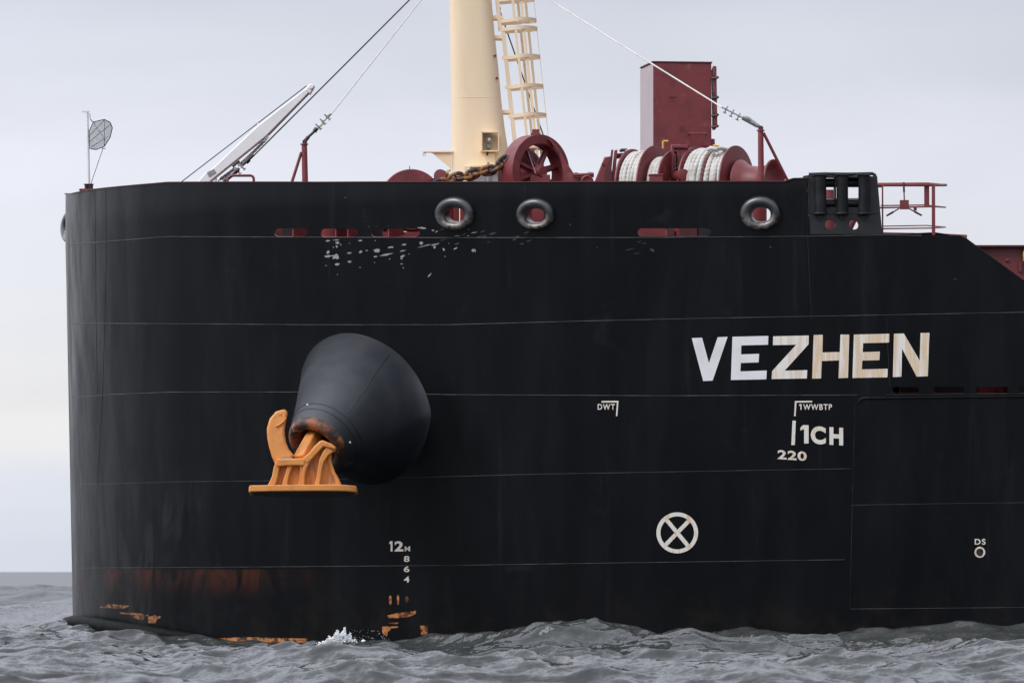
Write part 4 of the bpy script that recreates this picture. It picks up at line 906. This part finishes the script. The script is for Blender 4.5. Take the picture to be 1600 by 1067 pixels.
def winch_right():
    Y = 5.0; m = mpp(Y); O = P(1120, 289, Y); T = lambda px: (px-1120)*m/math.cos(PHI)
    o = empty('mooring_winch', V((O.x, O.y, 7.95)), 'dark red mooring winch with a flared warping drum on its right end', 'winch', 'dark red rope winches on the forecastle')
    for px, R, nm in ((1089, 61*m, 'flange'), (1121, 52*m, 'flange'), (1151.5, 60*m, 'flange')):
        mb = MB(); flange(mb, O, T(px), R); mb.build(nm, 'red_paint', o)
    mb = MB(); mb.lathe(O, AX, [(T(1080), .25), (T(1156), .25)], 40); mb.build('drum_core', 'red_paint', o)
    mb = MB(); prof = [(T(1157), .12), (T(1157), 38*m), (T(1160), 37*m), (T(1166), 31*m), (T(1173), 27.5*m), (T(1186), 26*m), (T(1196), 27*m), (T(1202), 31*m), (T(1206), 36*m), (T(1208), 36*m), (T(1208), 33*m), (T(1203), 27*m), (T(1200), 20*m), (T(1200), .1)]
    mb.lathe(O, AX, prof, 64); mb.build('warping_drum', 'red_paint', o, smooth=50)
    mb = MB(); mb.lathe(O, AX, [(T(1152), .10), (T(1158), .10)], 24); mb.box(O+AX*T(1154)+V((0, 0, .04)), (.14, .12, .16), rz=-PHI); mb.build('bearing', 'red_paint', o, bevel=.01)
    # frame posts and brake housing on the left
    mb = MB()
    for px, w_ in ((1051, .07), (1060, .07)): mb.box(P(px, 262, Y+.15), (w_, .42, 70*m))
    mb.box(P(1063, 230.5, Y+.1), (.30, .45, .07)); mb.box(P(1062, 257, Y), (.26, .2, .04)); mb.build('side_frame', 'red_paint', o, bevel=.012)
    mb = MB(); mb.lathe(P(1063, 275, Y-.3), V((.3, -1, 0)), [(-.25, .125), (.22, .125), (.23, .10)], 32); mb.build('brake_motor', 'red_paint', o)
    mb = MB(); mb.box(V((O.x+.1, Y+.2, 8.15)), (2.2, 1.3, .42), rz=-PHI); mb.box(V((O.x-.6, Y-.6, 8.35)), (.5, .12, .5)); mb.box(V((P(1166, 336, Y).x, Y, 8.6)), (.36, .5, 1.2)); mb.build('bed_plate', 'red_paint', o, bevel=.01)
    mb = MB(); mb.tube([P(1055, 240, Y-.1), P(1055, 268, Y-.1)], .03); mb.tube([P(1052, 266, Y-.12), P(1060, 262, Y-.12), P(1060, 254, Y-.12)], .02); mb.build('brake_screw', 'dark_red_paint', o)
    rope(O, AX, T(1092), T(1118), 58.5*m, 'mooring_rope', 'thick off-white rope coil, third from the left, beside the small motor', 5, 1)
    rope(O, AX, T(1124), T(1149), 55*m, 'mooring_rope', 'off-white rope coil farthest right, against the flange of the warping drum', 4, 2)
    mb = MB(); q = [P(1106, 234, 4.5), P(1112, 232, 4.45), P(1119, 233, 4.4), P(1127, 232, 4.5), P(1135, 234, 4.6)]; mb.tube(q, .042, n=10); mb.tube([P(1110, 231, 4.7), P(1117, 235, 4.5), P(1121, 241, 4.42), P(1121, 247, 4.5)], .038, n=10)
    tag(mb.build('rope_end', 'rope_fibre', loc=q[2]), 'loose rope end crossing between the two right-hand coils', 'rope')
winch_right()
def winch_left():
    Y = 5.4; m = mpp(Y); O = P(1010, 293, Y); T = lambda px: (px-1010)*m/math.cos(PHI)
    o = empty('mooring_winch', V((O.x, O.y, 7.95)), 'dark red mooring winch with a sloping gearcase on its left end', 'winch', 'dark red rope winches on the forecastle')
    for px, R in ((991, 61*m), (1026, 65*m), (1053, 55*m)):
        mb = MB(); flange(mb, O, T(px), R); mb.build('flange', 'red_paint', o)
    mb = MB(); mb.lathe(O, AX, [(T(975), .25), (T(1055), .25)], 40); mb.build('drum_core', 'red_paint', o)
    mb = MB(); g = [P(927, 292, Y-.1), P(930, 281, Y-.1), P(944, 246, Y-.1), P(955, 244, Y-.1), P(957, 292, Y-.1)]; mb.prism(g, (0, .6, 0)); mb.build('gearcase', 'red_paint', o, bevel=.02)
    mb = MB(); mb.prism([P(945, 268, Y-.16), P(955, 244, Y-.16), P(957, 292, Y-.16), P(944, 292, Y-.16)], (0, .06, 0)); mb.build('gearcase_cover', 'dark_red_paint', o)
    mb = MB(); mb.lathe(P(942.5, 257, Y-.1), (0, -1, 0), [(0, .03), (.03, .03), (.03, .015)], 12); mb.build('filler_cap', 'dark_red_paint', o)
    mb = MB(); mb.box(P(948, 246.8, Y+.1), (.12, .2, .04)); mb.build('cover_plate', 'white_paint', o)
    mb = MB()
    mb.prism([P(955, 234, Y-.1), P(958.5, 234, Y-.1), P(953, 292, Y-.1), P(948, 292, Y-.1)], (0, .1, 0)); mb.prism([P(960, 235, Y-.1), P(965, 234, Y-.1), P(960, 292, Y-.1), P(954, 292, Y-.1)], (0, .35, 0)); mb.prism([P(964, 240, Y), P(975, 239, Y), P(974, 245, Y), P(964, 247, Y)], (0, .3, 0)); mb.build('side_frame', 'red_paint', o, bevel=.008)
    mb = MB(); mb.tube([P(968, 236, Y-.1), P(977, 235, Y-.1)], .03); mb.tube([P(970, 233.5, Y-.1), P(980, 233.5, Y-.1)], .016); mb.lathe(P(967, 242, Y-.1), (1, 0, 0), [(0, .03), (.1, .03)], 12); mb.build('control_lever', 'black_steel', o)
    mb = MB(); mb.box(P(1025, 280.5, Y-1.0), (21*m, .3, 12*m)); mb.box(P(1025, 274, Y-1.0), (23*m, .34, .03)); mb.build('terminal_box', 'red_paint', o, bevel=.012)
    mb = MB(); mb.box(V((O.x+.1, Y+.2, 8.15)), (2.3, 1.3, .42), rz=-PHI); mb.box(V((O.x-1.0, Y-.4, 8.4)), (.3, .1, .5)); mb.build('bed_plate', 'red_paint', o, bevel=.01)
    # small yellow stencil strokes on the aft flange
    mb = MB()
    for i, (x, y) in enumerate(((1036, 264), (1037.5, 259.5), (1039, 255), (1041, 252), (1043, 249))):
        w = P(x, y, Y-.0); t = (w-O).dot(AX); 
        c = O+AX*(T(1053)+.012); r = (P(x+9, y, Y)-c); c2 = c+V((AX.y, -AX.x, 0))*0
        p = P(x+9, y, c.y+.0); nrm = AX; d_ = p-c; p = p-nrm*d_.dot(nrm)
        s_ = V((-.35*AX.y*0+.0, 0, 1)); u = nrm.cross(V((0, 0, 1))).normalized()
        mb.add([p+u*a*.035+V((0, 0, 1))*b_*.011+nrm*.006 for a, b_ in ((-1, -1.4), (1, -.2), (1, 1.4), (-1, .4))], [(0, 1, 2, 3)]) 
    mb.build('stencil_mark', 'yellow_paint', o, fix=False)
    rope(O, AX, T(994), T(1024), 58*m, 'mooring_rope', 'thick off-white rope coil farthest left, beside the sloping gearcase', 6, 3)
    rope(O, AX, T(1030), T(1050), 48*m, 'mooring_rope', 'narrow off-white rope coil in the middle, above the small red terminal box', 3, 4)
winch_left()
# ------------------------------------------------------------------ windlass
def windlass():
    Y = 6.0; m = mpp(Y); ph = math.radians(40); A = V((math.sin(ph), -math.cos(ph), 0)); O = P(834, 270, Y)
    o = empty('windlass', V((O.x, O.y, 7.95)), 'big spoked dark red windlass wheel in a sloping housing beside the mast', 'windlass')
    R = 59*m; r = 44*m; t0, t1 = -.12, .24
    mb = MB(); mb.lathe(O, A, [(t0, r), (t0, R), (t1, R), (t1, r)], 96, closed=True); rim = mb.build('rim', 'red_paint', o, bevel=.01)
    s_, u = frame(A)
    for k, an in enumerate((20, 62, 122, 165, 205, 250, 300, 340)):
        d = s_*math.cos(math.radians(an))+u*math.sin(math.radians(an)); mb = MB()
        mb.bar([O+A*.10+d*.10, O+A*.06+d*(r+.02)], [.13, .09], [.06, .06], side=A); mb.bar([O+A*.06+d*.1, O+A*.04+d*(r+.02)], [.03, .03], [.15, .12], side=A); mb.build('spoke', 'red_paint', o, bevel=.008)
    mb = MB(); mb.lathe(O, A, [(-.35, .16), (.22, .16), (.24, .12), (.30, .12), (.30, .05)], 32); mb.box(O+A*.12+V((.05, 0, -.22)), (.42, .3, .32)); mb.build('hub', 'red_paint', o, bevel=.01)
    mb = MB(); mb.lathe(O, A, [(-.42, .1), (-.42, .52), (-.34, .56), (-.30, .5), (-.30, .1)], 48); mb.build('chain_wheel', 'dark_red_paint', o)
    c = O+A*.06; mb = MB(); mb.box(c+V((0, 0, R+.05)), (.15, .2, .12)); mb.box(c+V((.0, -.02, R+.01)), (.20, .25, .04)); mb.build('lug', 'red_paint', o, bevel=.008)
    # sloping side housing on the right
    y = Y-.12; g = [P(857, 217, y), P(862, 220, y), P(872, 233, y), P(888, 258, y), P(906, 286, y), P(914, 300, y), P(880, 300, y), P(880, 270, y), P(874, 240, y)]
    mb = MB(); mb.prism(g, (0, .14, 0)); mb.build('housing', 'red_paint', o, bevel=.012)
    mb = MB(); mb.box(P(850, 287, Y+.1), (.9, .2, .06)); mb.box(V((O.x-.95, Y+.3, 8.55)), (1.15, 1.6, 1.25)); mb.box(V((O.x+.55, Y+.3, 8.55)), (.75, 1.6, 1.25)); mb.build('bed_plate', 'red_paint', o, bevel=.01)
    mb = MB(); mb.tube([P(802, 234, Y+.1), P(803, 229, Y+.1), P(806, 229, Y+.1), P(807, 233, Y+.1)], .008); mb.build('lifting_eye', 'dark_red_paint', o)
    mb = MB(); mb.tube([P(823, 232, Y-.25), P(837, 271, Y-.3)], .010, n=6); mb.build('brake_rod', 'grey_side', o)
    mb = MB(); mb.prism([P(778, 262, Y+.9), P(792, 246, Y+.9), P(800, 246, Y+.9), P(800, 300, Y+.9), P(778, 300, Y+.9)], (0, .5, 0)); mb.build('chain_guard', 'dark_red_paint', o)
windlass()
def chain():
    Y = 5.6; m = mpp(Y); pts = [(688, 287), (700, 284), (714, 277.5), (729, 277), (742, 271), (757, 267.5), (770, 265.5), (782, 258), (790, 250), (796, 243)]
    o = empty('anchor_chain', P(740, 285, Y), 'heavy rusty stud-link chain sloping up to the windlass wheel', 'chain')
    L = [P(*q, Y) for q in [(684, 287.5)]]; 
    path = pxline(pts, .5); cum = [0]
    for a, b in zip(path[:-1], path[1:]): cum.append(cum[-1]+math.hypot(b[0]-a[0], b[1]-a[1]))
    pitch = 13.2; n = int(cum[-1]/pitch)
    for i in range(n+1):
        s_ = i*pitch; k = min(range(len(cum)), key=lambda j: abs(cum[j]-s_)); c = P(*path[k], Y)
        k2 = min(len(path)-1, k+10); k1 = max(0, k-10); d = (P(*path[k2], Y)-P(*path[k1], Y)).normalized()
        sd_, u = frame(d); q = (u*.85+sd_*.5).normalized() if i % 2 == 0 else (sd_*.9-u*.35).normalized(); a = .150; w = .094; N = 24
        f = lambda v_: math.copysign(abs(v_)**.8, v_)
        mb = MB(); mb.tube([c+d*a*f(math.cos(2*PI*j/N))+q*w*f(math.sin(2*PI*j/N)) for j in range(N)], .040, n=10, closed=True); mb.tube([c-q*w, c+q*w], .024, n=8); mb.build('link', 'rust_chain', o, smooth=80)
chain()
# winch drum end and its small neighbours, left of the mast
Y = 6.2; m = mpp(Y)
o = empty('drum_winch', V((P(643, 300, Y).x, Y, 8.0)), 'dark red winch whose round drum end tops the rail left of the mast', 'winch')
mb = MB(); mb.lathe(P(643, 312, Y), (.1, -1, 0), [(-.5, 48*m), (-.02, 48*m), (0, 47*m), (0, .1)], 80); mb.build('drum_end', 'red_paint', o)
mb = MB(); mb.box((P(643, 300, Y).x, Y+.4, 8.2), (1.2, .8, .5)); mb.build('bed_plate', 'red_paint', o)
mb = MB(); mb.tube([P(640, 266, Y+.2), P(640, 259.5, Y+.2)], .008, n=6); mb.build('grease_nipple', 'black_wire', o)
o = empty('chain_stopper', V((P(695, 290, Y).x, Y, 8.0)), 'small round red roller with a yellow loop, at the low end of the rusty chain', 'roller')
mb = MB(); mb.lathe(P(688, 275, 6.0), (-.25, -1, 0), [(-.3, 9.5*m), (.02, 10.3*m), (.03, 9.8*m)], 36); mb.build('roller', 'red_paint', o)
mb = MB(); mb.tube([P(697, 271, 6.0), P(699, 267, 6.0), P(703.5, 265, 6.0), P(704.5, 266.5, 6.0), P(701, 269.5, 6.0), P(697, 271.5, 6.0)], .014, n=8); mb.build('handle_loop', 'yellow_paint', o)
mb = MB(); mb.bar([P(667, 287, 6.0), P(680, 279, 6.0)], .1, .03, side=(0, 1, 0)); mb.bar([P(688, 284, 6.1), P(688, 350, 6.1)], .1, .1); mb.build('bracket', 'black_steel', o)
# control stand between windlass and winch
Y = 5.8; m = mpp(Y)
o = empty('pipe_stand', V((P(920, 290, Y).x, Y, 7.95)), 'low dark red pipework and roller between the windlass and the left winch', 'pipework')
mb = MB(); mb.tube([P(896, 274, Y), P(928, 272.5, Y)], .035); mb.tube([P(898, 277, Y), P(928, 276, Y)], .02); mb.build('pipe', 'red_paint', o)
mb = MB(); mb.lathe(P(917.5, 284, Y-.1), (0, -1, 0), [(-.1, 10*m), (.03, 10*m), (.04, 8.5*m), (.01, 5*m)], 32); mb.build('roller', 'red_paint', o)
mb = MB(); mb.lathe(P(900, 283, Y+.3), (0, -1, 0), [(-.1, 13*m), (.03, 13*m)], 32); mb.build('cover', 'dark_red_paint', o)
mb = MB(); mb.tube([P(918, 269.8, Y+.2), P(927, 270, Y+.2)], .02); mb.build('rope_turn', 'rope_fibre', o)
mb = MB(); mb.box((P(915, 290, Y).x, Y, 8.2), (.8, .5, .5)); mb.build('base', 'red_paint', o)
# ------------------------------------------------------------------ pedestal bases, bulwark stays and dark backing visible through the openings
def stay_plate(px, Y=None, h=60, lab=None):
    w = hit(px, 340); n = QN(X2Q(w.x, w.z), w.z); b = V((w.x, w.y, 7.9)); i = -n
    z0 = s1z(X2Q(w.x, w.z))-.02; t = V((-n.y, n.x, 0))*.012; b.z = z0
    mb = MB(); mb.prism([b+i*.06-t, b+i*.75-t, b+i*.15+V((0, 0, .95))-t, b+i*.06+V((0, 0, .95))-t], t*2); mb.build('bulwark_stay', 'red_paint', ship)
for px in (455, 522, 541, 605, 672, 745, 800, 880, 960, 1040, 1120, 1225): stay_plate(px)
def bollard(px, Y, zt, label):
    z0 = 7.95; x = P(px, 350, Y).x; o = empty('bollard', (x, Y, z0), label, 'bollard', 'red bollards behind the bulwark openings'); mb = MB()
    for dx in (-.32, .32): mb.lathe((x+dx, Y, z0), (0, 0, 1), [(0, .17), (zt-z0-.06, .17), (zt-z0-.06, .21), (zt-z0, .21)], 24)
    mb.build('posts', 'red_paint', o, smooth=40); mb = MB(); mb.box((x, Y, z0+.06), (1.2, .6, .12)); mb.build('base', 'red_paint', o)
bollard(540, 7.2, 8.9, 'red twin bollard behind the second slot from the left'); bollard(720, 4.8, 9.0, 'red twin bollard seen through the left oval fairlead'); bollard(843, 4.2, 9.0, 'red twin bollard seen through the middle oval fairlead'); bollard(1160, 2.6, 8.9, 'red twin bollard seen through the right oval fairlead')
def backing(x0, x1, Y, z0, z1, m='red_paint'):
    a = P(x0, 363, Y).x; b = P(x1, 363, Y).x; mb = MB(); mb.box(((a+b)/2, Y+.3, (z0+z1)/2), (b-a, .6, z1-z0)); mb.build('deck_backing', m, ship, bevel=.01)
backing(492, 566, 8.2, 8.1, 9.1); backing(580, 601, 7.4, 8.0, 9.1, 'black_steel'); backing(601.5, 628, 7.5, 8.0, 9.1); backing(636, 668, 7.2, 8.0, 9.0); backing(443, 480, 9.4, 8.2, 9.2, 'black_steel'); backing(420, 443, 9.6, 8.2, 9.2, 'dark_red_paint'); backing(688, 717, 6.0, 7.95, 9.3); backing(816, 850, 5.2, 7.95, 9.25)
backing(990, 1050, 4.4, 7.95, 8.7); backing(1062, 1090, 4.2, 7.95, 8.6, 'dark_red_paint'); backing(1092, 1116, 4.0, 7.95, 8.7, 'black_steel')
backing(1385, 1528, 2.4, 4.8, 5.9, 'black_steel'); backing(1572, 1700, 2.4, 4.8, 5.9, 'black_steel')  # black boxes added behind the lower slots, shade put into their colour
# ------------------------------------------------------------------ roller fairlead frame
def fairlead():
    Y = hit(1320, 372).y+.12; m = mpp(Y); o = empty('roller_fairlead', P(1320, 366, Y), 'black roller fairlead frame with three upright rollers on the bulwark end', 'fairlead')
    Z = lambda x, y: (1230+x/5.926, 250+y/5.926)
    pp = lambda l, y: [P(*Z(*q), y) for q in l]
    def pr(l, nm, y=Y, t=.06, mm='black_steel', bv=.012): mb = MB(); mb.prism(pp(l, y), (0, t, 0)); return mb.build(nm, mm, o, bevel=bv)
    pr([(185, 178), (245, 150), (262, 150), (262, 505), (185, 505)], 'cheek_plate'); pr([(755, 150), (835, 165), (856, 400), (865, 505), (755, 505)], 'cheek_plate')
    # lower plate with two oval ports
    outer_ = [Z(*q) for q in [(205, 505), (865, 505), (882, 694), (205, 700)]]
    hs = [oval(*Z(400, 597), 8.5, 8.2, 20, 2), oval(*Z(620, 597), 7.8, 8, 20, 2)]
    pts2 = []; ed = []
    for l in [outer_]+hs:
        k = len(pts2); pts2 += [V((a, -b)) for a, b in l]; ed += [(k+i, k+(i+1) % len(l)) for i in range(len(l))]
    r = geometry.delaunay_2d_cdt(pts2, ed, [], 0, 1e-5); vv = [(p.x, -p.y) for p in r[0]]; ff = []
    for f in r[2]:
        c = (sum(vv[i][0] for i in f)/3, sum(vv[i][1] for i in f)/3)
        if inpoly(c, outer_) and not any(inpoly(c, h) for h in hs): ff.append(tuple(f))
    mb = MB(); nv = len(vv); V3 = [P(*q, Y) for q in vv]; fs = list(ff)+[tuple(i+nv for i in f[::-1]) for f in ff]
    cnt = {}
    for f in ff:
        for a, b in ((f[0], f[1]), (f[1], f[2]), (f[2], f[0])): cnt[(a, b)] = 1
    for (a, b) in list(cnt):
        if (b, a) not in cnt: fs.append((a, b, b+nv, a+nv))
    mb.add(V3+[q+V((0, .30, 0)) for q in V3], fs); mb.build('lower_plate', 'black_steel', o, smooth=0)
    # end pieces
    mb = MB(); mb.prism(pp([(142, 168), (150, 148), (205, 140), (205, 178), (165, 172)], Y+.1), (0, .05, 0)); mb.build('lug', 'black_steel', o, bevel=.008)
    mb = MB(); mb.tube(pp([(200, 135), (350, 130), (560, 133), (790, 128), (812, 142), (815, 165)], Y+.1), .035, n=10); mb.bar(pp([(205, 152), (480, 158), (830, 165)], Y+.12), .26, .035, side=(0, 1, 0)); mb.build('top_bar', 'black_steel', o)
    for x in (303, 505, 707):
        mb = MB(); c = P(*Z(x+5, 155), Y-.10); h = 340*m/5.926; mb.lathe(c, (0, 0, -1), [(0, .04), (0, 50*m/5.926+.02), (.02, 54*m/5.926), (h-.02, 54*m/5.926), (h, 50*m/5.926)], 32); mb.build('upright_roller', 'black_steel', o)
        mb = MB(); mb.lathe(P(*Z(x, 490), Y-.10), (0, 0, -1), [(0, 66*m/5.926), (.03, 66*m/5.926), (.05, .03)], 28); mb.prism(pp([(x-40, 500), (x+40, 500), (x+8, 560), (x-8, 560)], Y-.03), (0, .03, 0)); mb.box(P(*Z(x, 137), Y-.08), (120*m/5.926, .2, .05)); mb.build('roller_bracket', 'black_steel', o, bevel=.006)
    for y in (213, 405):
        mb = MB(); a = P(*Z(262, y), Y+.28); b_ = P(*Z(755, y), Y+.28); mb.lathe(a, b_-a, [(0, .1), (0, 42*m/5.926), ((b_-a).length, 42*m/5.926), ((b_-a).length, .1)], 32); mb.build('cross_roller', 'black_steel', o)
    mb = MB(); mb.prism(pp([(262, 360), (755, 352), (755, 362), (262, 368)], Y+.7), (0, .05, 0)); mb.build('inner_rail', 'galvanised', o)
    pr([(262, 440), (755, 440), (755, 506), (262, 506)], 'web_plate', y=Y+.02)
    pr([(345, 150), (360, 150), (360, 440), (345, 440)], 'web', y=Y+.04, t=.5); pr([(442, 150), (454, 150), (454, 440), (442, 440)], 'web', y=Y+.04, t=.5)
    # red pedestal roller behind
    mb = MB(); mb.lathe(P(1296, 345, Y+2.5), (0, 0, 1), [(-.4, .14), (.62, .14)], 20); mb.lathe(P(1331, 350, Y+3), (.5, 0, 1), [(-.4, .07), (1.0, .05)], 16); mb.lathe(P(1300, 360, Y+2.5), (.6, 0, 1), [(-.4, .07), (.5, .05)], 16); mb.build('pedestal', 'red_paint', o)
fairlead()
# ------------------------------------------------------------------ railing and the spoked fitting on it
def railing():
    Y = 1.6; o = empty('guard_rail', P(1430, 366, Y), 'red guard rail platform right of the black roller frame', 'railing')
    F = lambda px, py, d=0: P(px, py, Y+d)
    posts = [(1379, 2.2, 289, 0), (1458.5, 5.2, 290, 0)]
    for x, w_, y, d in posts: mb = MB(); mb.box(F(x, (y+368)/2, d), (w_*mpp(Y), .07, (368-y)*mpp(Y))); mb.build('post', 'red_paint', o, bevel=.006)
    mb = MB(); mb.box(F(1448, 306, .05), (8*mpp(Y), .015, 33*mpp(Y))); mb.build('panel', 'red_paint', o)
    for pts_, r in (([(1371, 289.5), (1458, 289.5), (1478, 289.3)], .028), ([(1373, 325), (1458, 323), (1477, 324)], .016), ([(1380, 357.5), (1458, 356.5), (1477, 355)], .014)):
        mb = MB(); mb.tube([F(*pts_[0], 0), F(*pts_[1], 0), F(*pts_[2], 1.6)], r, n=10); mb.build('rail', 'red_paint', o)
    for pts_, r in (([(1372, 287.3), (1450, 286.7), (1478, 289.3)], .02), ([(1376, 321.5), (1446, 320.5), (1477, 324)], .014), ([(1380, 353.6), (1448, 352.4), (1477, 355)], .012)):
        mb = MB(); mb.tube([F(*q, 1.6) for q in pts_], r, n=8); mb.build('rail', 'red_paint', o)
    mb = MB(); mb.bar([F(1372, 292.5), F(1379, 292.5)], .02, .02); mb.build('clip', 'red_paint', o)
    mb = MB(); mb.prism([F(1378, 367, .3), F(1460, 362.8, .3), F(1482, 366, .3), F(1482, 370, .3), F(1378, 371, .3)], (0, 1.4, 0)); mb.build('kick_plate', 'red_paint', o)
    a = empty('spoked_fitting', F(1413, 320, -.1), 'small red square fitting with three thin arms on the guard rail', 'fitting')
    mb = MB(); mb.box(F(1413, 320, -.06), (14*mpp(Y), .06, 14.5*mpp(Y))); mb.build('body', 'red_paint', a, bevel=.006)
    for q in (((1413, 313), (1412, 285)), ((1405, 326), (1385, 337.5)), ((1420, 326), (1440.5, 337))):
        mb = MB(); p0 = F(*q[0], -.06); p1 = F(*q[1], -.06); mb.tube([p0, p0.lerp(p1, .45), p0.lerp(p1, .46), p1], [.013, .013, .022, .018], n=8); mb.build('arm', 'dark_red_paint', a)
    mb = MB(); mb.box(F(1430, 327, -.06), (.06, .04, .06)); mb.build('latch', 'dark_red_paint', a)
railing()
# ------------------------------------------------------------------ hatch coaming behind the cut-down side
def coaming():
    Y = 3.4; a = P(1527, 387, Y); o = empty('hatch_coaming', (a.x, Y, ZM), 'dark red steel hatch coaming showing behind the sloping black side at far right', 'hatch coaming')
    z1 = P(1560, 387, Y).z; L_ = 13
    mb = MB()
    for y0, y1 in ((Y, Y+.05), (30-Y-.05, 30-Y)): mb.box((a.x+L_/2, (y0+y1)/2, (ZM+z1)/2), (L_, .05, z1-ZM))
    for x in (a.x+.03, a.x+L_): mb.box((x, 15, (ZM+z1)/2), (.05, 30-2*Y-.1, z1-ZM))
    mb.build('side_plate', 'red_paint', o)
    mb = MB(); mb.box((a.x+L_/2, Y-.05, z1+.02), (L_+.2, .3, .04)); mb.build('top_flange', 'dark_red_paint', o, bevel=.005)
    for k in range(12):
        x = P(1557, 400, Y).x+k*1.05; mb = MB(); mb.prism([(x, Y, ZM), (x, Y-.12, ZM), (x, Y-.12, z1-.45), (x, Y, z1-.25)], (.014, 0, 0)); mb.build('stiffener', 'red_paint', o)
    mb = MB(); mb.lathe(P(1574, 407, Y), (0, -1, 0), [(0, .035), (.05, .035), (.06, .02)], 12); mb.build('boss', 'red_paint', o)
    mb = MB(); mb.box(P(1594, 417, Y-.04), (.05, .08, .2)); mb.build('bracket', 'red_paint', o)
    for k in range(3):
        mb = MB(); mb.box((a.x+L_/2, 15, z1+.35+k*0), (L_+.1, 30-2*Y-.2, .0)) if False else None
    mb = MB(); mb.tube([P(1602.5, 388, Y-.12), P(1600.5, 396, Y-.14), P(1600.5, 407, Y-.12), P(1603, 408.5, Y-.1), P(1606, 408, Y-.1), P(1606, 389, Y-.1)], .03, n=10); tag(mb.build('yellow_pipe', 'yellow_paint', loc=P(1600, 400, Y)), 'yellow pipe end at the far right edge of the red coaming', 'pipe')
coaming()
# ------------------------------------------------------------------ splash
def splash():
    random.seed(21); c = P(530, 1006, -3.2); bm = bmesh.new()
    for i in range(2600):
        a = random.gauss(0, .42); h = .25*math.exp(-(a*1.5)**2)*random.random()**.8*(1+.5*math.sin(a*17)*.6)
        p = c+V((a*.36+.25*h, random.gauss(0, .10), h+random.uniform(-.05, .02))); r = random.uniform(.004, .014)*(1.25-1.6*h)
        if i > 2480: p = c+V((random.uniform(.0, .95), random.gauss(0, .1), .05+random.random()**2*.22)); r = random.uniform(.002, .006)
        if i < 26: r = random.uniform(.03, .05); p = c+V((random.gauss(.02, .13), random.gauss(0, .04), random.uniform(-.03, .08)))
        bmesh.ops.create_icosphere(bm, subdivisions=1, radius=r, matrix=Matrix.Translation(p-c)@Matrix.Diagonal((random.uniform(.7, 1.6), 1, random.uniform(.7, 1.5), 1)))
    me = bpy.data.meshes.new('splash'); bm.to_mesh(me); bm.free(); me.materials.append(MATS['foam']); me.polygons.foreach_set('use_smooth', [True]*len(me.polygons)); o = bpy.data.objects.new('splash', me); COL.objects.link(o); o.location = c; o['kind'] = 'stuff'; o['label'] = 'white splash of spray bursting from a wave below the anchor'; o['category'] = 'spray'
splash()
# ------------------------------------------------------------------ the sea
def sea():
    def run(a, st, g_, cap, to, then):
        out = []
        while a < then:
            st = min(st*g_, cap) if a < to else st*1.09
            a += st; out.append(a)
        return out
    ys = list(np.arange(-52, 16.01, .085))+run(16.01, .09, 1.02, .42, 330, 40000)
    ys = np.array([-52-q for q in run(0, .09, 1.12, 99, 1e9, 350)][::-1]+ys)
    xsn = list(np.arange(-12, 11.5, .065))
    xa = np.array([-12-q for q in run(0, .07, 1.03, .33, 34, 30000)][::-1]+xsn+[11.5+q for q in run(0, .07, 1.08, 99, 1e9, 30000)])
    Xg, Yg = np.meshgrid(xa, ys); Z = np.zeros_like(Xg); DX = np.zeros_like(Xg); DY = np.zeros_like(Xg)
    sx = np.gradient(xa)[None, :]; sy = np.gradient(ys)[:, None]; sp = np.maximum(sx, sy)*1.0
    r2 = np.random.default_rng(SEA_SEED)
    for i in range(110):
        lam = .32*(26/.32)**(r2.random()**1.15); th = math.radians(248)+r2.normal()*.62; k = 2*PI/lam
        amp = .0088*lam**.86*(1 if lam < 7 else .5); ph = r2.random()*2*PI
        kx, ky = k*math.cos(th), k*math.sin(th)
        fade = np.clip((lam/np.maximum(sp, 1e-3)-2.2)/2, 0, 1)
        a = kx*Xg+ky*Yg+ph; c = np.cos(a)*amp*fade; Z += c; s_ = -np.sin(a)*amp*fade*.8; DX += s_*math.cos(th); DY += s_*math.sin(th)
    # wash thrown up along the stem, swell shoulder under the forward hull, and the aft rise
    def g(cx, cy, rx, ry, h): return h*np.exp(-((Xg-cx)/rx)**2-((Yg-cy)/ry)**2)
    Z += g(-10.1, 13.0, 1.0, 1.8, .42)+g(-8.8, 10.4, 1.3, 2.0, .26)+g(-7.2, 8.0, 1.5, 2.0, .12)
    Z += g(.4, -6, 2.4, 2.6, .22)+g(3.6, -9, 2.4, 3, .16)+g(10.6, -2.5, 3.4, 2.6, .72)+g(8.6, -27, 3.4, 4.5, .60)+g(-2.2, -12, 1.9, 2.4, .30)+g(-6.5, -24, 3, 4, .10)
    Xg = Xg+DX; Yg = Yg+DY; Z -= .10
    ny, nx = Xg.shape; vv = np.stack([Xg, Yg, Z], -1).reshape(-1, 3).astype(np.float32)
    idx = np.arange(ny*nx).reshape(ny, nx); q = np.stack([idx[:-1, :-1], idx[:-1, 1:], idx[1:, 1:], idx[1:, :-1]], -1).reshape(-1, 4)
    me = bpy.data.meshes.new('sea'); me.vertices.add(len(vv)); me.vertices.foreach_set('co', vv.ravel()); me.loops.add(q.size); me.loops.foreach_set('vertex_index', q.ravel().astype(np.int32))
    me.polygons.add(len(q)); me.polygons.foreach_set('loop_start', np.arange(0, q.size, 4, dtype=np.int32)); me.polygons.foreach_set('use_smooth', np.ones(len(q), bool)); me.update(calc_edges=True)
    me.materials.append(M('sea_water')); o = bpy.data.objects.new('sea', me); COL.objects.link(o); o['kind'] = 'structure'; return o
SEA_SEED = 11
sea()
